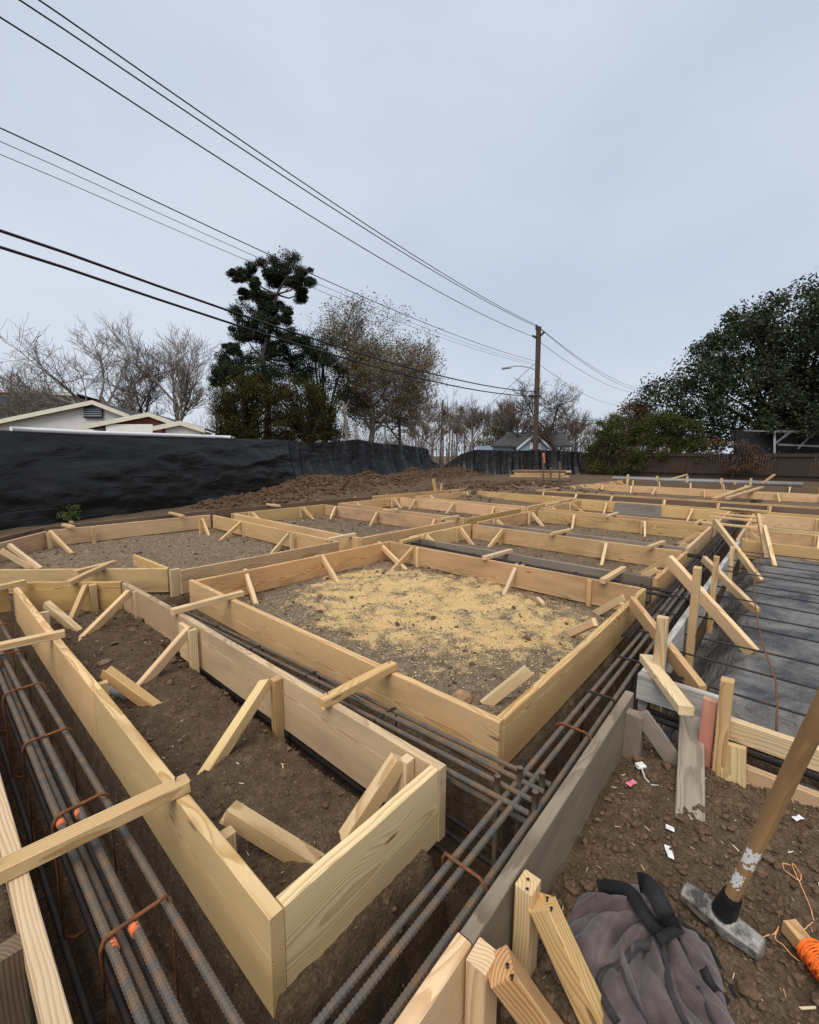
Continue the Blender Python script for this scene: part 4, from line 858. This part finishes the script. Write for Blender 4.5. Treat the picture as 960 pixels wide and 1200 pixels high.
for i in range(len(sec)-1):
    for j in range(8): Fh.append((i*8+j, i*8+(j+1) % 8, (i+1)*8+(j+1) % 8, (i+1)*8+j))
Fh += [tuple(range(8)), tuple(reversed(range(len(V)-8, len(V))))]
me = mesh('head', V, Fh, STEELW); bm = bmesh.new(); bm.from_mesh(me); bmesh.ops.recalc_face_normals(bm, faces=bm.faces); bmesh.ops.bevel(bm, geom=list(bm.edges), offset=.0015, segments=1, affect='EDGES'); bm.to_mesh(me); bm.free()
link('head', me, hm, Matrix.Translation(hc))
ts = np.linspace(0, 1, 22); HL = .9
def hpt(t): return hc+hd_*(t*HL)
def hrad(t): return .0185 if t < .1 else .0165+.003*math.sin((t-.1)*2.6)
pts = [hpt(t) for t in ts]
hv, hf = tube_arrays([tuple(p-hc) for p in pts], [hrad(t) for t in ts], 14)
hme = mesh('handle', hv, [tuple(x) for x in hf]+[tuple(reversed(range(len(hv)-14, len(hv))))], None, True)
M_ = frame(hc, tip); Mi = M_.inverted(); hme.transform(Mi @ Matrix.Translation(hc)); hme.materials.append(HANDLEW); hn = link('handle', hme, hm, M_)
tube('rubber_collar', [hpt(.03), hpt(.045), hpt(.10), hpt(.118), hpt(.122)], [.031, .03, .025, .0235, .02], RUBBER, hm, 14)
def peel(nm, t0, t1, a0, a1, seed):
    """worn paper sticker wrapped round the handle with ragged edges"""
    rs = random.Random(seed); n, k = 26, 16; vv, ff = [], []; u = hd_; e1 = u.cross(Vector((0, 0, 1))).normalized(); e2 = u.cross(e1)
    for i in range(n):
        for j in range(k):
            t = t0+(t1-t0)*i/(n-1); a_ = a0+(a1-a0)*j/(k-1); p = hpt(t)-hc+(e1*math.cos(a_)+e2*math.sin(a_))*(hrad(t)+.0007); vv.append(p)
    for i in range(n-1):
        for j in range(k-1):
            e = min(i, n-2-i, j, k-2-j); nz = vnoise(np.array([i*.42+seed*5.]), np.array([j*.5+3.]))[0]
            if nz < (.74 if e > 1 else .45): ff.append((i*k+j, i*k+j+1, (i+1)*k+j+1, (i+1)*k+j))
    o = link(nm, mesh(nm, vv, ff, PAPER, True), hn, Matrix.Translation(hc)); return o
vd = (CAM-hpt(.3)); e1 = hd_.cross(Vector((0, 0, 1))).normalized(); e2 = hd_.cross(e1); ca = math.atan2(vd.dot(e2), vd.dot(e1))
peel('worn_sticker', .17, .235, ca-1.1, ca+.5, 3); peel('worn_sticker', .265, .345, ca-.8, ca+1.2, 11)

# ------------------------------------------------------------------ backpack
BC = Vector((1.115, .155, -.245)); bu = Vector((math.cos(PHI-.12), math.sin(PHI-.12), 0)); bv = Vector((-bu.y, bu.x, 0))
def bag_h(u, v):
    """height of the slumped cloth over its footprint (u away from us, v to the left), metres"""
    uu, vv = (u+.01)/.262, (v+.004)/.206
    ang = np.arctan2(vv, uu); rr = np.sqrt(uu**2+vv**2)*(1+.10*np.sin(3*ang+.6)+.06*np.sin(7*ang+1.))
    dome = np.clip(1-rr**2.6, 0, 1)**.55
    ku, kv = u-.07, v+.045                                   # folds run out from the strap knot
    th = np.arctan2(kv, ku); rd = np.hypot(ku, kv)
    fold = np.abs(np.sin(th*4.5+1.2*np.sin(rd*14)+2.5*fbm(u+5, v+3, 6, 2)))**.8
    fold2 = np.abs(np.sin(th*9+3*np.sin(rd*22)+4*fbm(u+9, v+1, 9, 2)))
    h = dome*(.085+.045*np.exp(-((u-.07)/.1)**2-((v+.03)/.09)**2))
    return h*(1+.0*u)+dome*(.046*fold+.016*fold2-.026)*sstep(.0, .08, rd)+.02*dome*fbm(u, v, 14, 3)
n = 150; gu, gv = np.meshgrid(np.linspace(-.31, .3, n), np.linspace(-.24, .24, n), indexing='ij'); hh_ = bag_h(gu, gv)
mk = hh_ > .001
P_ = np.stack([BC.x+bu.x*gu+bv.x*gv, BC.y+bu.y*gu+bv.y*gv, -.252+hh_], -1)
ii = np.arange(n-1)[:, None]*n+np.arange(n-1)[None, :]; qd = np.stack([ii, ii+n, ii+n+1, ii+1], -1).reshape(-1, 4); qd = qd[mk.ravel()[qd].any(1)]
m = NT('faded_plum_fabric'); tc = m.n('ShaderNodeNewGeometry').outputs['Position']
wv = m.noise(tc, 900, 2, .5); bl = m.noise(tc, 14, 5, .6)
col = m.ramp(bl, [(.3, rgb(.058, .043, .044)), (.52, rgb(.098, .073, .076)), (.75, rgb(.16, .122, .115))])
m.put(m.b, 'Base Color', m.mix(m.math('MULTIPLY', m.ramp(m.noise(tc, 40, 5, .7), [(.55, G(0)), (.75, G(1))]), .3), col, rgb(.16, .12, .09)))
m.b.inputs['Roughness'].default_value = .9; m.b.inputs['Specular IOR Level'].default_value = .15; m.b.inputs['Sheen Weight'].default_value = .2
m.bump(m.math('ADD', m.math('MULTIPLY', wv, .25), m.math('MULTIPLY', m.noise(tc, 45, 4, .6, .5), .9)), .5, .006)
BAGM = m.m
BLACKF = simple('black_webbing', (.016, .016, .017), .8, .3, 60, bump=.4, bdist=.001); GREYF = simple('charcoal_piping', (.035, .032, .033), .85, .3, 60, bump=.4, bdist=.001)
bg = thing('backpack', BC, 'crumpled faded plum backpack with black straps lying in the dirt', 'backpack')
bq = P_.reshape(-1, 3)-np.array(BC); used = np.unique(qd); mp = -np.ones(len(bq), int); mp[used] = np.arange(len(used))
link('body', npmesh('body', bq[used], mp[qd], BAGM, True), bg, Matrix.Translation(BC))
def on_bag(px, lift=.002):
    z = -.17
    for _ in range(8):
        p = at(px, z); d = p-BC; z = -.252+float(bag_h(np.array([d.dot(bu)]), np.array([d.dot(bv)]))[0])+lift
    p = at(px, z); return p
def ribbon(nm, pts, wd, mat, th=.004, lift=None):
    """strip of webbing through the points, laid flat against the cloth"""
    P = [Vector(p) for p in pts]; out = []
    for i in range(len(P)-1):
        a, b_, c_, d_ = P[max(i-1, 0)], P[i], P[i+1], P[min(i+2, len(P)-1)]
        for j in range(5):
            t = j/5; out.append(.5*((2*b_)+(c_-a)*t+(2*a-5*b_+4*c_-d_)*t*t+(3*b_-a-3*c_+d_)*t**3))
    out.append(P[-1]); o0 = sum(out, Vector())/len(out); vv, ff = [], []
    for i, p in enumerate(out):
        t = (out[min(i+1, len(out)-1)]-out[max(i-1, 0)]).normalized(); vw_ = (CAM-p).normalized() if lift is None else lift; s = t.cross(vw_).normalized(); nn = s.cross(t).normalized()
        if nn.z < 0: nn = -nn
        vv += [p-o0-s*wd/2, p-o0+s*wd/2, p-o0+s*wd/2+nn*th, p-o0-s*wd/2+nn*th]
    for i in range(len(out)-1):
        k = i*4
        for j in range(4): ff.append((k+j, k+(j+1) % 4, k+4+(j+1) % 4, k+4+j))
    ff += [(0, 1, 2, 3), (len(vv)-1, len(vv)-2, len(vv)-3, len(vv)-4)]
    return link(nm, mesh(nm, vv, ff, mat, True), bg, Matrix.Translation(o0))
B_ = lambda l, lift=.003: [on_bag(p, lift) for p in l]
ribbon('trim', B_([(775, 1104), (780, 1125), (783, 1145), (789, 1170), (806, 1203)]), .014, GREYF)
ribbon('trim', B_([(795, 1098), (808, 1128), (820, 1160), (838, 1200)]), .008, GREYF)
ribbon('trim', B_([(776, 1098), (762, 1108), (748, 1108), (735, 1122), (724, 1133), (708, 1140), (703, 1155), (708, 1172), (724, 1200)]), .018, GREYF)
ribbon('trim', B_([(728, 1133), (738, 1160), (752, 1185), (764, 1205)]), .007, GREYF)
ribbon('trim', B_([(800, 1082), (826, 1102), (846, 1135), (858, 1160), (864, 1170)]), .009, BLACKF)
ribbon('pocket_opening', B_([(808, 1106), (822, 1130), (834, 1155), (852, 1175)], .004), .022, BLACKF)
k0 = on_bag((789, 1092), .012)
ribbon('shoulder_strap', [k0, at((780, 1072), -.05), at((768, 1048), -.03), at((757, 1036), -.05), at((748, 1034), -.11)], .046, BLACKF, .006)
ribbon('shoulder_strap', [on_bag((778, 1100), .01), at((756, 1072), -.09), at((738, 1046), -.12), at((718, 1040), -.16), at((702, 1040), -.2)], .036, BLACKF, .006)
ribbon('buckle_strap', B_([(770, 1104), (783, 1094), (797, 1088)], .014), .022, BLACKF, .008)
ribbon('pull_tab', [on_bag((794, 1086), .02), at((799, 1074), -.10)], .016, BLACKF)

# ------------------------------------------------------------------ litter and small things on the dirt
def flake(name, px, size, ang, mat, label, cat='litter', curl=.003, z=None):
    c_ = at(px, -.235); c_.z = gz1(c_.x, c_.y)+.012; rs = random.Random(px[0]); vv, ff = [], []; nu, nv = 9, 4
    for i in range(nu):
        for j in range(nv):
            u = (i/(nu-1)-.5)*size[0]+rs.uniform(-.0006, .0006); v = (j/(nv-1)-.5)*size[1]+rs.uniform(-.0006, .0006); vv.append((u*math.cos(ang)-v*math.sin(ang), u*math.sin(ang)+v*math.cos(ang), curl*math.sin(i*.6+j*.4)))
    for i in range(nu-1):
        for j in range(nv-1): ff.append((i*nv+j, (i+1)*nv+j, (i+1)*nv+j+1, i*nv+j+1))
    o = link(name, mesh(name, vv, ff, mat), None, Matrix.Translation(c_)); md = o.modifiers.new('thick', 'SOLIDIFY'); md.thickness = .0012; return tag(o, label, cat)
flake('paper_scrap', (784, 1002), (.055, .018), .4, PAPER, 'long curled white paper scrap near the sledgehammer head')
flake('paper_scrap', (785, 974), (.026, .026), .2, PAPER, 'small square white paper scrap at the foot of the grey leaning plank')
flake('paper_scrap', (935, 961), (.045, .018), -.5, PAPER, 'white paper scrap beside the lower rail behind the hammer handle')
flake('paper_tag', (740, 920), (.05, .022), -.3, PINKP, 'pink paper tag on the dirt beside the weathered plank wall')
c_ = at((750, 900), -.23); o = thing('plastic_clip', c_, 'translucent plastic tie with a crumpled end beneath the weathered brace', 'litter')
tube('strap_loop', [at(p, -.225) for p in ((752, 900), (756, 912), (764, 920), (772, 921)) ], .0035, CLEARP, o, 6); stick('crumpled_tab', at((747, 898), -.22), at((755, 896), -.215), .03, .012, PAPER, o, chip=.004)
c_ = at((945, 1110), -.22); o = thing('string_reel', c_, 'short wooden stick wound with neon orange twine at the edge of the dirt', 'string reel')
sa, sb = at((925, 1085), -.205), at((990, 1165), -.2); stick('stick', sa, sb, .04, .04, PINE2, o, chip=.004)
dv = (sb-sa).normalized(); w0 = sa.lerp(sb, .38); pts = []; e1 = dv.cross(Vector((0, 0, 1))).normalized(); e2 = dv.cross(e1)
for i in range(420): a_ = i*.62; pts.append(w0+dv*(.075*(.5-.5*math.cos(i*.05)))+(e1*math.cos(a_)+e2*math.sin(a_))*(.03+.004*math.sin(i*.31)))
tube('twine', pts, .0022, STRINGO, o, 5)
ln_ = [(925, 1025), (916, 1022), (921, 1032), (936, 1040), (937, 1030), (927, 1024), (941, 1050), (951, 1068), (953, 1082), (945, 1092), (939, 1098)]
tag(tube('loose_string', [p_+Vector((0, 0, gz1(p_.x, p_.y)+.013-p_.z)) for p_ in smooth([at(p, -.24) for p in ln_])], .0014, STRING, None, 6), 'tangled thin orange string right of the sledgehammer', 'string')
ln_ = [(886, 1100), (905, 1100), (912, 1092), (908, 1104), (918, 1112), (932, 1126), (950, 1140)]
tag(tube('loose_string', [p_+Vector((0, 0, gz1(p_.x, p_.y)+.013-p_.z)) for p_ in smooth([at(p, -.24) for p in ln_])], .0014, STRING, None, 6), 'thin orange string running from the hammer head to the twine stick', 'string')
o = thing('pipe_offcut', at((133, 812), -.22), 'short grey pipe piece half buried inside the narrow form box', 'pipe'); tube('pipe_piece', [at((121, 806), -.2), at((150, 818), -.215)], .022, PVC, o, 12)
def rock(px, r, mat, label, sq=(1, 1, 1), z=-.215):
    bm = bmesh.new(); bmesh.ops.create_icosphere(bm, subdivisions=3, radius=r); rs = random.Random(px[0])
    for v in bm.verts: k = 1+.28*float(fbm(np.array([v.co.x/r+px[0]]), np.array([v.co.y/r+v.co.z/r*.7]), 1.3, 3)[0])*2; v.co = Vector((v.co.x*sq[0], v.co.y*sq[1], v.co.z*sq[2]))*k
    me = bpy.data.meshes.new('rock'); bm.to_mesh(me); bm.free(); me.materials.append(mat); c_ = at(px, z); c_.z = gz1(c_.x, c_.y)+r*.3
    return tag(link('rock', me, None, Matrix.Translation(c_)), label, 'rock')
TANR = simple('tan_stone', (.34, .21, .11), .9, .35, 20, bump=.6, bdist=.006)
rock((541, 818), .05, TANR, 'tan broken stone in the near corner of the sawdust box'); rock((123, 780), .035, simple('brown_stone', (.19, .12, .075), .9, .3, 20, bump=.6), 'flat brown stone inside the narrow form box', (1.2, .9, .5)); rock((375, 697), .03, TANR, 'small tan stone among the sawdust by the left board', (1, 1, .7))
